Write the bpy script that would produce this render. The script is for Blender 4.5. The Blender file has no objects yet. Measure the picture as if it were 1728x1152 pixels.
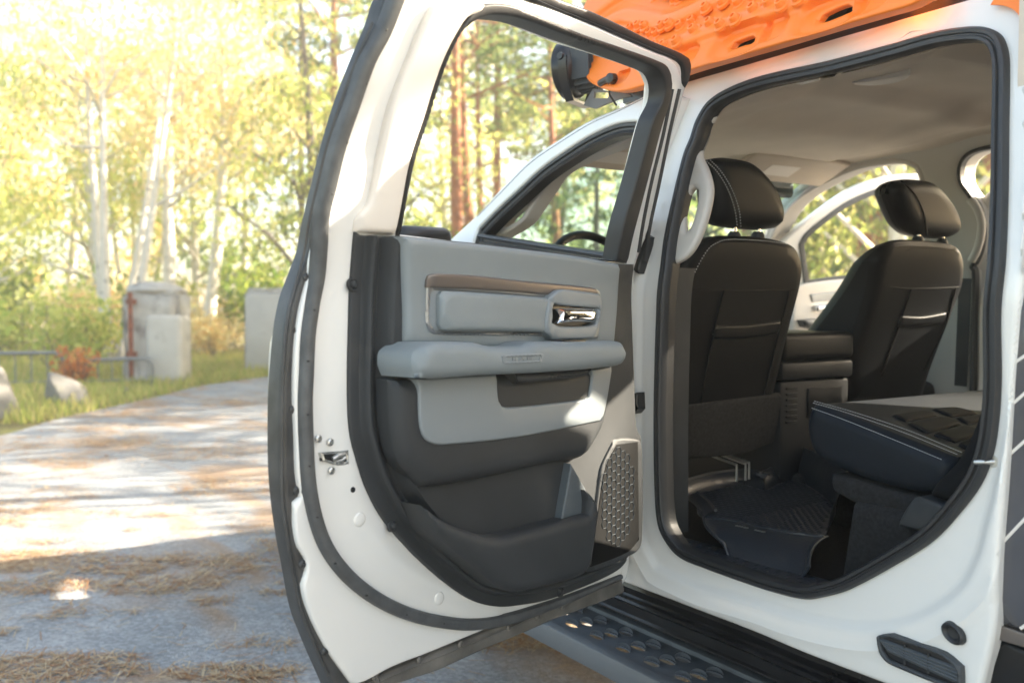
import bpy, bmesh, math, random
import numpy as np
from mathutils import Vector, Matrix
from mathutils.geometry import delaunay_2d_cdt
R = math.radians
S = bpy.context.scene
COL = S.collection
random.seed(7)

# ---------------------------------------------------------------- camera
F = 1560.0                                   # focal length in photograph pixels (1728 wide)
CAM = Vector((0, 0, 1.40))
YAW = math.atan(1014 / F)
PITCH = math.atan(61 / F)
VH = Vector((-math.cos(YAW), math.sin(YAW), 0))
RT = Vector((VH.y, -VH.x, 0))
FW = (VH * math.cos(PITCH) - Vector((0, 0, 1)) * math.sin(PITCH)).normalized()
UP = RT.cross(FW).normalized()
cd = bpy.data.cameras.new('camera')
cam = bpy.data.objects.new('camera', cd); COL.objects.link(cam)
cam.matrix_world = Matrix(((RT.x, UP.x, -FW.x, CAM.x), (RT.y, UP.y, -FW.y, CAM.y), (RT.z, UP.z, -FW.z, CAM.z), (0, 0, 0, 1)))
cd.sensor_width = 36; cd.lens = 36 * F / 1728; cd.clip_start = 0.05; cd.clip_end = 900
cd.dof.use_dof = True; cd.dof.focus_distance = 2.1; cd.dof.aperture_fstop = 3.0
S.camera = cam

# ---------------------------------------------------------------- light
SUN = Vector((0.375, 1.0, 0.47)).normalized()          # direction towards the sun
w = bpy.data.worlds.new('World'); S.world = w; w.use_nodes = True
nt = w.node_tree; nt.nodes.clear()
sky = nt.nodes.new('ShaderNodeTexSky'); sky.sky_type = 'NISHITA'; sky.sun_disc = False
sky.sun_elevation = math.asin(SUN.z); sky.sun_rotation = math.atan2(SUN.x, SUN.y)
sky.air_density = 1.0; sky.dust_density = 2.0; sky.ozone_density = 1.0
bg = nt.nodes.new('ShaderNodeBackground'); bg.inputs[1].default_value = 0.094
wo = nt.nodes.new('ShaderNodeOutputWorld')
wm = nt.nodes.new('ShaderNodeMix'); wm.data_type = 'RGBA'; wm.blend_type = 'MULTIPLY'; wm.inputs[0].default_value = 1.0; wm.inputs[7].default_value = (1.0, 0.93, 0.81, 1)   # hazy, slightly warm autumn sky
nt.links.new(sky.outputs[0], wm.inputs[6]); nt.links.new(wm.outputs[2], bg.inputs[0]); nt.links.new(bg.outputs[0], wo.inputs[0])
sd = bpy.data.lights.new('sun', 'SUN'); sd.energy = 5.0; sd.angle = R(0.5); sd.color = (1.0, 0.88, 0.70)
so = bpy.data.objects.new('sun', sd); COL.objects.link(so)
so.rotation_euler = SUN.to_track_quat('Z', 'Y').to_euler(); so.location = SUN * 40
S.view_settings.view_transform = 'Standard'; S.view_settings.look = 'None'
S.view_settings.exposure = 2.98; S.view_settings.gamma = 1.0
S.cycles.max_bounces = 8; S.cycles.diffuse_bounces = 5; S.cycles.transparent_max_bounces = 12

# ---------------------------------------------------------------- rays and frames
def ray(px, py):
    return (FW + RT * ((px - 864) / F) + UP * ((576 - py) / F))
def hit_axis(px, py, ax, val):
    d = ray(px, py); t = (val - CAM[ax]) / d[ax]
    return CAM + d * t
def ground(px, dist):                         # a ground point at a depth in front of the camera
    d = ray(px, 515); d.z = 0
    k = dist / d.dot(VH)
    return Vector((d.x * k, d.y * k, 0))

class Plane:
    """a (curved) sheet: point = O + eu*u + ev*w + n*(g(w)+off)"""
    def __init__(s, O, eu, ev, n, g=None):
        s.O = Vector(O); s.eu = Vector(eu).normalized(); s.ev = Vector(ev).normalized(); s.n = Vector(n).normalized()
        s.g = g or (lambda w: 0.0)
    def pt(s, u, w, off=0.0):
        return s.O + s.eu * u + s.ev * w + s.n * (s.g(w) + off)
    def hit(s, px, py, off=0.0):
        d = ray(px, py); c = CAM - s.O; dn = d.dot(s.n); cn = c.dot(s.n); t = (off - cn) / dn
        for _ in range(14):
            wv = (c + d * t).dot(s.ev)
            t = 0.5 * t + 0.5 * (off + s.g(wv) - cn) / dn
        P = c + d * t
        return (P.dot(s.eu), P.dot(s.ev))
def tumble(z):
    if z > 1.40:
        k = z - 1.40
        return 0.30 * (k * k / 0.24 if k < 0.12 else k - 0.06)
    if z < 0.72: return 0.6 * (0.72 - z) ** 2
    return 0.0
Y0 = 1.582
BODY = Plane((0, Y0, 0), (1, 0, 0), (0, 0, 1), (0, -1, 0), lambda z: -tumble(z))
HX, HY = -1.80, 1.53
DB = math.atan((2206 - 864) / F)
d2 = VH * math.cos(DB) + RT * math.sin(DB)
DE = (-d2).normalized(); DN = Vector((d2.y, -d2.x, 0))
if DN.dot(CAM - Vector((HX, HY, 1.4))) < 0: DN = -DN
DOOR = Plane((HX, HY, 0), DE, (0, 0, 1), DN, tumble)
YF = Y0 + 1.70
FAR = Plane((0, YF, 0), (1, 0, 0), (0, 0, 1), (0, -1, 0), tumble)

def spline(pts, closed=True, step=0.012, smooth=True):
    P = [np.array(p[:2], float) for p in pts]; C = [len(p) > 2 or not smooth for p in pts]
    n = len(P); out = []
    for i in range(n if closed else n - 1):
        p1, p2 = P[i], P[(i + 1) % n]; d12 = np.linalg.norm(p2 - p1)
        if d12 < 1e-9: continue
        def tan(j, a, b, da):
            if C[j] or (not closed and j in (0, n - 1)): return (p2 - p1)
            pp, pn = P[(j - 1) % n], P[(j + 1) % n]; q = P[j]
            d0, d1 = max(np.linalg.norm(q - pp), 1e-9), max(np.linalg.norm(pn - q), 1e-9)
            c0 = (q - pp) / d0; c1 = (pn - q) / d1
            if c0.dot(c1) < 0.74: return p2 - p1
            tt = pn - pp
            return tt / max(np.linalg.norm(tt), 1e-9) * d12
        m1 = tan(i, 0, 0, 0); m2 = tan((i + 1) % n, 0, 0, 0)
        k = max(1, int(round(d12 / step)))
        for q in range(k):
            t = q / k; t2 = t * t; t3 = t2 * t
            out.append((2*t3-3*t2+1)*p1 + (t3-2*t2+t)*m1 + (-2*t3+3*t2)*p2 + (t3-t2)*m2)
    if not closed: out.append(P[-1])
    return np.array(out)
def trace(fr, px, off=0.0, closed=True, step=0.012, smooth=True):
    q = []
    for p in px:
        h = fr.hit(p[0], p[1], off); q.append(h + tuple(p[2:]))
    return spline(q, closed, step, smooth)

def trace2(fr, parts, step=0.012):
    q = []
    for px, off in parts: q += [fr.hit(p[0], p[1], off) + tuple(p[2:]) for p in px]
    return spline(q, True, step)
def segdist(P, L):
    A = L; B = np.roll(L, -1, 0); D = B - A; dd = (D * D).sum(1); dd[dd < 1e-18] = 1e-18
    out = np.full(len(P), 1e9)
    for k in range(0, len(P), 2000):
        Q = P[k:k+2000, None, :]
        t = np.clip(((Q - A) * D).sum(2) / dd, 0, 1)
        out[k:k+2000] = np.sqrt((((A + t[..., None] * D) - Q) ** 2).sum(2)).min(1)
    return out
def polydist(L):
    A = L[:-1]; D = L[1:] - A; dd = np.maximum((D * D).sum(1), 1e-18)
    def f(u, z):
        q = np.array([u, z]) - A; t = np.clip((q * D).sum(1) / dd, 0, 1)
        return np.sqrt(((A + t[:, None] * D - [u, z]) ** 2).sum(1)).min()
    return f
def polydist_many(L, P):
    A = L[:-1]; D = L[1:] - A; dd = np.maximum((D * D).sum(1), 1e-18)
    q = P[:, None, :] - A; t = np.clip((q * D).sum(2) / dd, 0, 1)
    return np.sqrt(((A + t[..., None] * D - P[:, None, :]) ** 2).sum(2)).min(1)
def inside(P, L):
    x, y = P[:, 0:1], P[:, 1:2]; x1, y1 = L[:, 0], L[:, 1]; x2, y2 = np.roll(x1, -1), np.roll(y1, -1)
    res = np.zeros(len(P), bool)
    for k in range(0, len(P), 4000):
        xx, yy = x[k:k+4000], y[k:k+4000]
        c = ((y1 > yy) != (y2 > yy)) & (xx < (x2 - x1) * (yy - y1) / (np.where(y2 == y1, 1e-12, y2 - y1)) + x1)
        res[k:k+4000] = (c.sum(1) % 2).astype(bool)
    return res
def mesh2d(outer, holes, sp, insets=(), lines=()):
    loops = [outer] + list(holes)
    allp = np.concatenate(loops); lo, hi = outer.min(0), outer.max(0)
    gx = np.arange(lo[0], hi[0], sp); gy = np.arange(lo[1], hi[1], sp * 0.87)
    G = np.array([(x + (j % 2) * sp / 2, y) for j, y in enumerate(gy) for x in gx]) if len(gx) and len(gy) else np.zeros((0, 2))
    def keep(P):
        if len(P) == 0: return P, np.zeros(0)
        m = inside(P, outer)
        for h in holes: m &= ~inside(P, h)
        P = P[m]
        if len(P) == 0: return P, np.zeros(0)
        return P, np.min([segdist(P, l) for l in loops], 0)
    extra = []; maxin = max(insets) if insets else 0
    G, dG = keep(G)
    for L, offs, mx in lines:
        if len(G): 
            k = polydist_many(L, G) > mx; G, dG = G[k], dG[k]
        T = np.gradient(L, axis=0); T /= np.maximum(np.linalg.norm(T, axis=1, keepdims=True), 1e-9); N = np.stack([-T[:, 1], T[:, 0]], 1)
        for d in offs:
            for sg in (1, -1):
                Q = L + N * d * sg; Q = Q[polydist_many(L, Q) > d * 0.98]
                Q, dq = keep(Q)
                if len(Q): extra.append(Q[dq > 0.0012])
    if len(G): extra.append(G[dG > max(maxin * 1.25, sp * 0.45)])
    for d in insets:
        for l in loops:
            T = np.roll(l, -1, 0) - np.roll(l, 1, 0); T /= np.maximum(np.linalg.norm(T, axis=1, keepdims=True), 1e-9)
            N = np.stack([-T[:, 1], T[:, 0]], 1)
            for sgn in (1, -1):
                Q, dq = keep(l + N * d * sgn)
                if len(Q): extra.append(Q[dq > d * 0.97])
    E = np.concatenate(extra) if extra else np.zeros((0, 2))
    V = [Vector(p) for p in allp] + [Vector(p) for p in E]
    edges = []; k = 0
    for l in loops:
        n = len(l); edges += [(k + i, k + (i + 1) % n) for i in range(n)]; k += n
    ov, oe, of, mv, me_, mf = delaunay_2d_cdt(V, edges, [], 0, 1e-7)
    OV = np.array([tuple(v) for v in ov])
    cen = np.array([OV[list(f)].mean(0) for f in of])
    m = inside(cen, outer)
    for h in holes: m &= ~inside(cen, h)
    tris = []
    for f, ok in zip(of, m):
        if not ok: continue
        a, b, c = f[:3]
        ar = (OV[b][0]-OV[a][0])*(OV[c][1]-OV[a][1]) - (OV[b][1]-OV[a][1])*(OV[c][0]-OV[a][0])
        if abs(ar) < 1e-12: continue
        tris.append((a, b, c) if ar > 0 else (a, c, b))
    inv = {}
    for i, lst in enumerate(mv):
        for o in lst: inv[o] = i
    bl = []; k = 0
    for l in loops:
        s = []
        for i in range(len(l)):
            q = inv.get(k + i)
            if q is not None and (not s or s[-1] != q): s.append(q)
        bl.append(s); k += len(l)
    D = np.min([segdist(OV, l) for l in loops], 0)
    return OV, tris, bl, D

# ---------------------------------------------------------------- mesh builder
WL = {}
class MB:
    def __init__(s): s.v = []; s.f = []; s.m = []
    def add(s, vs, fs, mi=0):
        b = len(s.v); s.v += [tuple(v) for v in vs]; s.f += [tuple(b + i for i in f) for f in fs]; s.m += [mi] * len(fs); return s
    def pillow(s, fr, outer, top, bot, r=0.006, sp=0.03, holes=(), add=None, back=False, rb=0.0, mi=0, wall=True, lines=()):
        ins = [r * k for k in (0.08, 0.3, 0.62, 1.0)] if r > 0 else []
        if rb > r: ins = [rb * k for k in (0.08, 0.3, 0.62, 1.0)]
        OV, tris, bl, D = mesh2d(outer, holes, sp, ins, lines)
        def fil(rr): 
            q = 1 - np.clip(D / rr, 0, 1); return rr * (1 - np.sqrt(np.maximum(0, 1 - q * q)))
        T = np.full(len(OV), top, float) - (fil(r) if r > 0 else 0)
        if add is not None: T = T + np.array([add(u, z, d) for (u, z), d in zip(OV, D)])
        n = len(OV); flip = fr.eu.cross(fr.ev).dot(fr.n) < 0
        vs = [fr.pt(OV[i][0], OV[i][1], T[i]) for i in range(n)]
        fs = [t if not flip else (t[0], t[2], t[1]) for t in tris]
        s.add(vs, fs, mi)
        if wall:
            Bo = (np.array([bot(u, z) for u, z in OV]) if callable(bot) else np.full(n, bot, float)) + (fil(rb) if rb > 0 else 0)
            b0 = len(s.v) - n
            if back:
                vb = [fr.pt(OV[i][0], OV[i][1], Bo[i]) for i in range(n)]
                s.add(vb, [(t[0], t[2], t[1]) if not flip else t for t in tris], mi)
                bb = b0 + n
                for li, lp in enumerate(bl):
                    for i in range(len(lp)):
                        a, b = lp[i], lp[(i + 1) % len(lp)]
                        s.f.append((b0 + a, bb + a, bb + b, b0 + b)); s.m.append(mi)
            else:
                for li, lp in enumerate(bl):
                    base = len(s.v); s.v += [tuple(fr.pt(OV[i][0], OV[i][1], bot)) for i in lp]; L = len(lp)
                    for i in range(L):
                        s.f.append((b0 + lp[i], base + i, base + (i + 1) % L, b0 + lp[(i + 1) % L])); s.m.append(mi)
        return s
    def sweep(s, pts, nrm, prof, closed=False, mi=0, cap=True, scale=None):
        P = [Vector(p) for p in pts]; n = len(P); m = len(prof); b = len(s.v)
        for i in range(n):
            a = P[(i - 1) % n] if closed or i > 0 else P[i]; c = P[(i + 1) % n] if closed or i < n - 1 else P[i]
            t = (c - a).normalized(); N = Vector(nrm[i] if isinstance(nrm, list) else nrm)
            N = (N - t * N.dot(t)).normalized(); B = t.cross(N); k = scale[i] if scale else 1.0
            for (x, y) in prof: s.v.append(tuple(P[i] + B * (x * k) + N * (y * k)))
        for i in range(n if closed else n - 1):
            j = (i + 1) % n
            for q in range(m):
                s.f.append((b + i*m + q, b + i*m + (q+1) % m, b + j*m + (q+1) % m, b + j*m + q)); s.m.append(mi)
        if cap and not closed:
            s.f.append(tuple(b + q for q in range(m))[::-1]); s.m.append(mi)
            s.f.append(tuple(b + (n-1)*m + q for q in range(m))); s.m.append(mi)
        return s
    def tube(s, pts, r, k=10, closed=False, mi=0, scale=None):
        prof = [(r * math.cos(2*math.pi*i/k), r * math.sin(2*math.pi*i/k)) for i in range(k)]
        P = [Vector(p) for p in pts]
        ref = Vector((0, 0, 1)); d = (P[-1] - P[0]) if not closed else (P[1] - P[0])
        if d.length < 1e-6: d = P[1] - P[0]
        if abs(d.normalized().z) > 0.9: ref = Vector((1, 0.2, 0))
        nr = []; N = ref
        for i in range(len(P)):
            a = P[max(i-1, 0)]; c = P[min(i+1, len(P)-1)]; t = (c - a).normalized()
            N2 = N - t * N.dot(t)
            if N2.length < 0.05: N2 = t.orthogonal()
            N = N2.normalized(); nr.append(N.copy())
        return s.sweep(P, nr, prof, closed, mi, True, scale)
    def box(s, lo, hi, bev=0.0, seg=2, mi=0, M=None):
        bm = bmesh.new(); bmesh.ops.create_cube(bm, size=1)
        lo = Vector(lo); hi = Vector(hi)
        for v in bm.verts: v.co = Vector([(lo[i] + hi[i]) / 2 + v.co[i] * (hi[i] - lo[i]) for i in range(3)])
        if bev > 0: bmesh.ops.bevel(bm, geom=bm.edges[:], offset=bev, segments=seg, profile=0.5, affect='EDGES')
        return s.bm(bm, mi, M)
    def bm(s, bm, mi=0, M=None):
        bm.verts.index_update()
        s.add([(M @ v.co if M else v.co) for v in bm.verts], [[v.index for v in f.verts] for f in bm.faces], mi); bm.free(); return s
    def lathe(s, prof, c, ax, k=24, mi=0):
        ax = Vector(ax).normalized(); e1 = ax.orthogonal().normalized(); e2 = ax.cross(e1); c = Vector(c); b = len(s.v); m = len(prof)
        for i in range(k):
            a = 2*math.pi*i/k; d = e1*math.cos(a) + e2*math.sin(a)
            for (r, h) in prof: s.v.append(tuple(c + d*r + ax*h))
        for i in range(k):
            j = (i+1) % k
            for q in range(m-1):
                s.f.append((b+i*m+q, b+j*m+q, b+j*m+q+1, b+i*m+q+1)); s.m.append(mi)
        return s
    def grid(s, fn, nu, nv, mi=0):
        b = len(s.v)
        for i in range(nu+1):
            for j in range(nv+1): s.v.append(tuple(fn(i/nu, j/nv)))
        for i in range(nu):
            for j in range(nv):
                a = b + i*(nv+1) + j; s.f.append((a, a+nv+1, a+nv+2, a+1)); s.m.append(mi)
        return s
    def build(s, name, mats, parent=None, sharp=38, fix=False, origin=None):
        if not isinstance(mats, (list, tuple)): mats = [mats]
        A = np.array(s.v); c = Vector((A.min(0) + A.max(0)) / 2) if origin is None else Vector(origin)
        me = bpy.data.meshes.new(name)
        me.from_pydata([tuple(Vector(v) - c) for v in s.v], [], s.f)
        for m in mats: me.materials.append(m)
        me.polygons.foreach_set('material_index', s.m)
        me.polygons.foreach_set('use_smooth', [True] * len(s.f))
        me.validate()
        if fix:
            b = bmesh.new(); b.from_mesh(me); bmesh.ops.remove_doubles(b, verts=b.verts, dist=1e-6)
            bmesh.ops.recalc_face_normals(b, faces=b.faces); b.to_mesh(me); b.free()
        me.update()
        if sharp: me.set_sharp_from_angle(angle=R(sharp))
        o = bpy.data.objects.new(name, me); COL.objects.link(o); o.location = c; WL[o.name] = c
        if parent:
            o.parent = parent; o.matrix_parent_inverse = Matrix.Translation(-WL[parent.name])
        return o
def empty(name, loc, label=None, cat=None, group=None):
    o = bpy.data.objects.new(name, None); COL.objects.link(o); o.location = loc; o.empty_display_size = 0.2; WL[o.name] = Vector(loc)
    if label: tag(o, label, cat, group)
    return o
def tag(o, label=None, cat=None, group=None, kind=None):
    if label: o['label'] = label
    if cat: o['category'] = cat
    if group: o['group'] = group
    if kind: o['kind'] = kind
    return o
def fpts(fr, uv, off=0.0): return [fr.pt(u, w, off) for u, w in uv]
def ell(w, h, k=14, flat=False):
    return [(w * math.cos(2*math.pi*i/k), h * math.sin(2*math.pi*i/k)) for i in range(k)]

# ---------------------------------------------------------------- materials
def mat(name, col, rough=0.5, metal=0.0, bump=0.0, bscale=300.0, var=0.0, vscale=6.0, coat=0.0, spec=0.5, col2=None, rvar=0.0, dirt=None):
    m = bpy.data.materials.new(name); m.use_nodes = True; nt = m.node_tree; b = nt.nodes['Principled BSDF']
    b.inputs['Base Color'].default_value = (*col, 1); b.inputs['Roughness'].default_value = rough; b.inputs['Metallic'].default_value = metal
    b.inputs['Coat Weight'].default_value = coat; b.inputs['Coat Roughness'].default_value = 0.05; b.inputs['Specular IOR Level'].default_value = spec
    tc = nt.nodes.new('ShaderNodeTexCoord')
    def noise(sc, det=4):
        n = nt.nodes.new('ShaderNodeTexNoise'); n.inputs['Scale'].default_value = sc; n.inputs['Detail'].default_value = det
        nt.links.new(tc.outputs['Object'], n.inputs['Vector']); return n
    if var > 0 or col2:
        n = noise(vscale, 6); r = nt.nodes.new('ShaderNodeValToRGB'); r.color_ramp.elements[0].position = 0.35; r.color_ramp.elements[1].position = 0.68
        c2 = col2 or tuple(min(1, c * (1 + var)) for c in col); c1 = col if col2 else tuple(c * (1 - var) for c in col)
        r.color_ramp.elements[0].color = (*c1, 1); r.color_ramp.elements[1].color = (*c2, 1)
        nt.links.new(n.outputs['Fac'], r.inputs[0]); src = r.outputs[0]
        if dirt:
            n2 = noise(dirt[1], 8); r2 = nt.nodes.new('ShaderNodeValToRGB'); r2.color_ramp.elements[0].position = dirt[2]; r2.color_ramp.elements[1].position = dirt[2] + 0.12
            mx = nt.nodes.new('ShaderNodeMix'); mx.data_type = 'RGBA'; nt.links.new(n2.outputs['Fac'], r2.inputs[0]); nt.links.new(r2.outputs[0], mx.inputs[0])
            nt.links.new(src, mx.inputs[6]); mx.inputs[7].default_value = (*dirt[0], 1); src = mx.outputs[2]
        nt.links.new(src, b.inputs['Base Color'])
    if rvar > 0:
        n = noise(9, 5); mr = nt.nodes.new('ShaderNodeMapRange'); mr.inputs[3].default_value = rough - rvar; mr.inputs[4].default_value = rough + rvar
        nt.links.new(n.outputs['Fac'], mr.inputs[0]); nt.links.new(mr.outputs[0], b.inputs['Roughness'])
    if bump > 0:
        n = noise(bscale, 2); bp = nt.nodes.new('ShaderNodeBump'); bp.inputs['Strength'].default_value = bump; bp.inputs['Distance'].default_value = 0.002
        nt.links.new(n.outputs['Fac'], bp.inputs['Height']); nt.links.new(bp.outputs[0], b.inputs['Normal'])
    return m
M = {}
M['paint'] = mat('white_paint', (0.76, 0.75, 0.72), 0.24, coat=0.6)
M['garnish'] = mat('cream_plastic', (0.76, 0.71, 0.65), 0.5, bump=0.15, bscale=900)
M['char'] = mat('charcoal_plastic', (0.037, 0.040, 0.043), 0.52, spec=0.3, bump=0.35, bscale=900, var=0.12, vscale=7, rvar=0.08, dirt=((0.060, 0.060, 0.058), 5, 0.58))
M['leather2'] = mat('sky_sheen_leather', (0.010, 0.0135, 0.019), 0.50, spec=0.22, bump=0.3, bscale=420, rvar=0.06)  # lighter, bluer base stands in for sky sheen on the bench
M['console'] = mat('console_plastic', (0.011, 0.013, 0.016), 0.5, spec=0.3, bump=0.2, bscale=700)
M['slat'] = mat('vent_plastic', (0.085, 0.095, 0.105), 0.5, bump=0.1, bscale=600)
M['wedge'] = mat('slate_plastic', (0.09, 0.105, 0.115), 0.45, bump=0.1, bscale=900)
M['pocket'] = mat('pocket_plastic', (0.013, 0.014, 0.016), 0.5, bump=0.3, bscale=900, rvar=0.08)
M['grey'] = mat('grey_vinyl', (0.205, 0.235, 0.250), 0.50, bump=0.30, bscale=700, var=0.05)
M['greyhard'] = mat('grey_plastic', (0.215, 0.240, 0.255), 0.42, bump=0.12, bscale=900)
M['bronze'] = mat('bronze_trim', (0.17, 0.145, 0.13), 0.34, metal=0.45)
M['silver'] = mat('satin_silver', (0.32, 0.33, 0.34), 0.32, metal=0.7)
M['chrome'] = mat('chrome', (0.85, 0.85, 0.86), 0.06, metal=1.0)
M['steel'] = mat('zinc_steel', (0.55, 0.55, 0.53), 0.35, metal=0.9)
M['rubber'] = mat('black_rubber', (0.022, 0.023, 0.025), 0.45, bump=0.2, bscale=500, rvar=0.1)
M['seal'] = mat('grey_rubber', (0.080, 0.083, 0.085), 0.5, bump=0.25, bscale=260, var=0.2, vscale=30, rvar=0.1)
M['strip'] = mat('dusty_edge', (0.050, 0.050, 0.050), 0.42, bump=0.2, bscale=300, var=0.3, vscale=18, rvar=0.12)
M['rail'] = mat('dusty_rail', (0.15, 0.14, 0.125), 0.42, bump=0.2, bscale=200, var=0.35, vscale=12, rvar=0.12)
M['leather'] = mat('black_leather', (0.0030, 0.0042, 0.0062), 0.44, spec=0.22, bump=0.35, bscale=420, rvar=0.06)
M['fabric'] = mat('black_fabric', (0.005, 0.0055, 0.0065), 0.75, spec=0.25, bump=0.6, bscale=900)
M['carpet'] = mat('dark_carpet', (0.014, 0.014, 0.015), 0.95, bump=1.0, bscale=700, var=0.5, vscale=120)
M['stitch'] = mat('pale_thread', (0.34, 0.35, 0.36), 0.7)
M['head'] = mat('beige_headliner', (0.62, 0.54, 0.45), 0.85, bump=0.25, bscale=900, var=0.04)
M['pillar'] = mat('beige_plastic', (0.52, 0.49, 0.45), 0.5, bump=0.15, bscale=900)
M['matr'] = mat('floor_mat_rubber', (0.026, 0.030, 0.037), 0.34, bump=0.3, bscale=160, rvar=0.12)
M['sill'] = mat('sill_cladding', (0.009, 0.009, 0.010), 0.30, spec=0.35, bump=0.1, bscale=60, var=0.3, vscale=9, rvar=0.08)
M['board'] = mat('step_powdercoat', (0.10, 0.108, 0.118), 0.42, bump=0.8, bscale=520, rvar=0.06)
M['orange'] = mat('orange_nylon', (0.95, 0.225, 0.02), 0.42, bump=0.1, bscale=300)
M['black'] = mat('black_paint', (0.012, 0.012, 0.013), 0.3)
M['wrap'] = mat('grey_wrap', (0.075, 0.075, 0.085), 0.25, coat=0.5, var=0.05)
M['mesh'] = mat('rack_grey', (0.15, 0.15, 0.15), 0.6)
M['dash'] = mat('dash_grey', (0.05, 0.055, 0.06), 0.6, bump=0.3, bscale=700)
def glass(name, tint, refl=0.08):
    m = bpy.data.materials.new(name); m.use_nodes = True; nt = m.node_tree; nt.nodes.clear()
    t = nt.nodes.new('ShaderNodeBsdfTransparent'); t.inputs[0].default_value = (*tint, 1)
    g = nt.nodes.new('ShaderNodeBsdfGlossy'); g.inputs['Roughness'].default_value = 0.02
    fr = nt.nodes.new('ShaderNodeFresnel'); fr.inputs[0].default_value = 1.45
    mx = nt.nodes.new('ShaderNodeMixShader'); o = nt.nodes.new('ShaderNodeOutputMaterial')
    nt.links.new(fr.outputs[0], mx.inputs[0]); nt.links.new(t.outputs[0], mx.inputs[1]); nt.links.new(g.outputs[0], mx.inputs[2]); nt.links.new(mx.outputs[0], o.inputs[0])
    return m
M['glass'] = glass('windscreen_glass', (0.62, 0.80, 0.76))
def perf_mat(name, base, hole, kind):
    m = mat(name, base, 0.5, bump=0.2, bscale=900); nt = m.node_tree; b = nt.nodes['Principled BSDF']
    tc = nt.nodes.new('ShaderNodeTexCoord')
    if kind == 'perf':
        mp = nt.nodes.new('ShaderNodeMapping'); mp.inputs['Rotation'].default_value = (0, 0, -math.atan2(-DE.y, DE.x) * -1)
        vo = nt.nodes.new('ShaderNodeTexVoronoi'); vo.feature = 'F1'; vo.inputs['Scale'].default_value = 330; vo.inputs['Randomness'].default_value = 0.0
        # plane coordinates on the door: u along DE, z up
        sx = nt.nodes.new('ShaderNodeVectorMath'); sx.operation = 'DOT_PRODUCT'; sx.inputs[1].default_value = tuple(DE)
        sz = nt.nodes.new('ShaderNodeVectorMath'); sz.operation = 'DOT_PRODUCT'; sz.inputs[1].default_value = (0, 0, 1)
        cb = nt.nodes.new('ShaderNodeCombineXYZ')
        nt.links.new(tc.outputs['Object'], sx.inputs[0]); nt.links.new(tc.outputs['Object'], sz.inputs[0])
        nt.links.new(sx.outputs['Value'], cb.inputs[0]); nt.links.new(sz.outputs['Value'], cb.inputs[1]); nt.links.new(cb.outputs[0], vo.inputs['Vector'])
        rp = nt.nodes.new('ShaderNodeValToRGB'); rp.color_ramp.elements[0].position = 0.42; rp.color_ramp.elements[1].position = 0.52
        rp.color_ramp.elements[0].color = (*hole, 1); rp.color_ramp.elements[1].color = (*base, 1)
        nt.links.new(vo.outputs['Distance'], rp.inputs[0]); nt.links.new(rp.outputs[0], b.inputs['Base Color'])
    else:
        wv = nt.nodes.new('ShaderNodeTexWave'); wv.wave_type = 'BANDS'; wv.bands_direction = 'Z'; wv.inputs['Scale'].default_value = 52; wv.inputs['Distortion'].default_value = 0
        nt.links.new(tc.outputs['Object'], wv.inputs['Vector'])
        bp = nt.nodes.new('ShaderNodeBump'); bp.inputs['Strength'].default_value = 0.8; bp.inputs['Distance'].default_value = 0.004
        nt.links.new(wv.outputs['Fac'], bp.inputs['Height']); nt.links.new(bp.outputs[0], b.inputs['Normal'])
    return m
M['perf'] = perf_mat('perforated_plastic', (0.009, 0.0092, 0.0095), (0.001, 0.001, 0.001), 'perf')
M['perf'].node_tree.nodes['Principled BSDF'].inputs['Specular IOR Level'].default_value = 0.15
M['perf'].node_tree.nodes['Principled BSDF'].inputs['Roughness'].default_value = 0.8
M['ribbed'] = perf_mat('ribbed_plastic', (0.017, 0.018, 0.020), (0, 0, 0), 'rib')
# ================================================================ the pickup truck
truck = empty('pickup_truck', (-1.4, 2.5, 0), 'white four-door pickup truck with its doors standing open and an orange board on the roof', 'pickup truck')
P_ = lambda fr, px, off=0.0, **k: trace(fr, px, off, **k)

# ---------------------------------------------------------------- rear door
SILL = [(642,-8),(624,42),(593,117),(571,175),(549,248),(531,321),(518,376),(509,423),(493,466),(480,502),(471,545),(465,604),(461,660),(460,743),(462,811),(470,883),(483,954),(497,1026),(517,1080),(540,1133),(562,1180)]
INL = [(666,-25),(652,0),(637,33),(608,98),(586,160),(560,233),(542,303),(531,350),(526,401),(522,440),(519,466),(508,525),(501,578),(498,660),(501,743),(503,801),(509,838),(498,848),(499,890),(506,924),(517,942),(519,963),(513,987),(524,1033),(547,1083),(562,1108),(583,1137),(603,1160)]
INL = [(a + (8 if b < 430 else (4 if b < 480 else 0)), b) for a, b in INL]
RAILT = [(603,1160),(619,1149),(662,1126),(726,1101),(820,1062),(858,1046),(907,1023),(970,1001),(1046,972)]
RAILB = [(1053,999),(1013,1015),(936,1043),(860,1076),(820,1092),(737,1130),(669,1152),(610,1178)]
HEAD_O = [(668,-70),(700,-92),(760,-74),(850,-38),(944,0),(994,19),(1047,44),(1097,69),(1147,90),(1164,101),(1163,122),(1156,149)]
HEAD_I = [(690,-48),(760,-50),(883,0),(925,13),(994,40),(1047,63),(1105,88),(1134,100),(1148,114),(1150,141)]
WHITE = INL[:-1] + [(597,1156,1),(619,1149)] + RAILT[2:] + [(1050,974,1),(1054,945),(1062,900),(1071,740),(1070,600),(1073,440),(1088,405),(1098,375),(1113,306),(1131,229),(1150,150),(1150,120),(1134,100)] + HEAD_I[::-1][3:]
WIN = [(672,398,1),(679,357),(697,270),(719,204),(737,146),(756,95),(777,55),(799,36),(826,27),(875,33),(952,61),(1024,86),(1080,107),(1107,120),(1116,140),(1114,168),(1099,199),(1084,252),(1066,317),(1047,382),(1036,440,1)]
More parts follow.
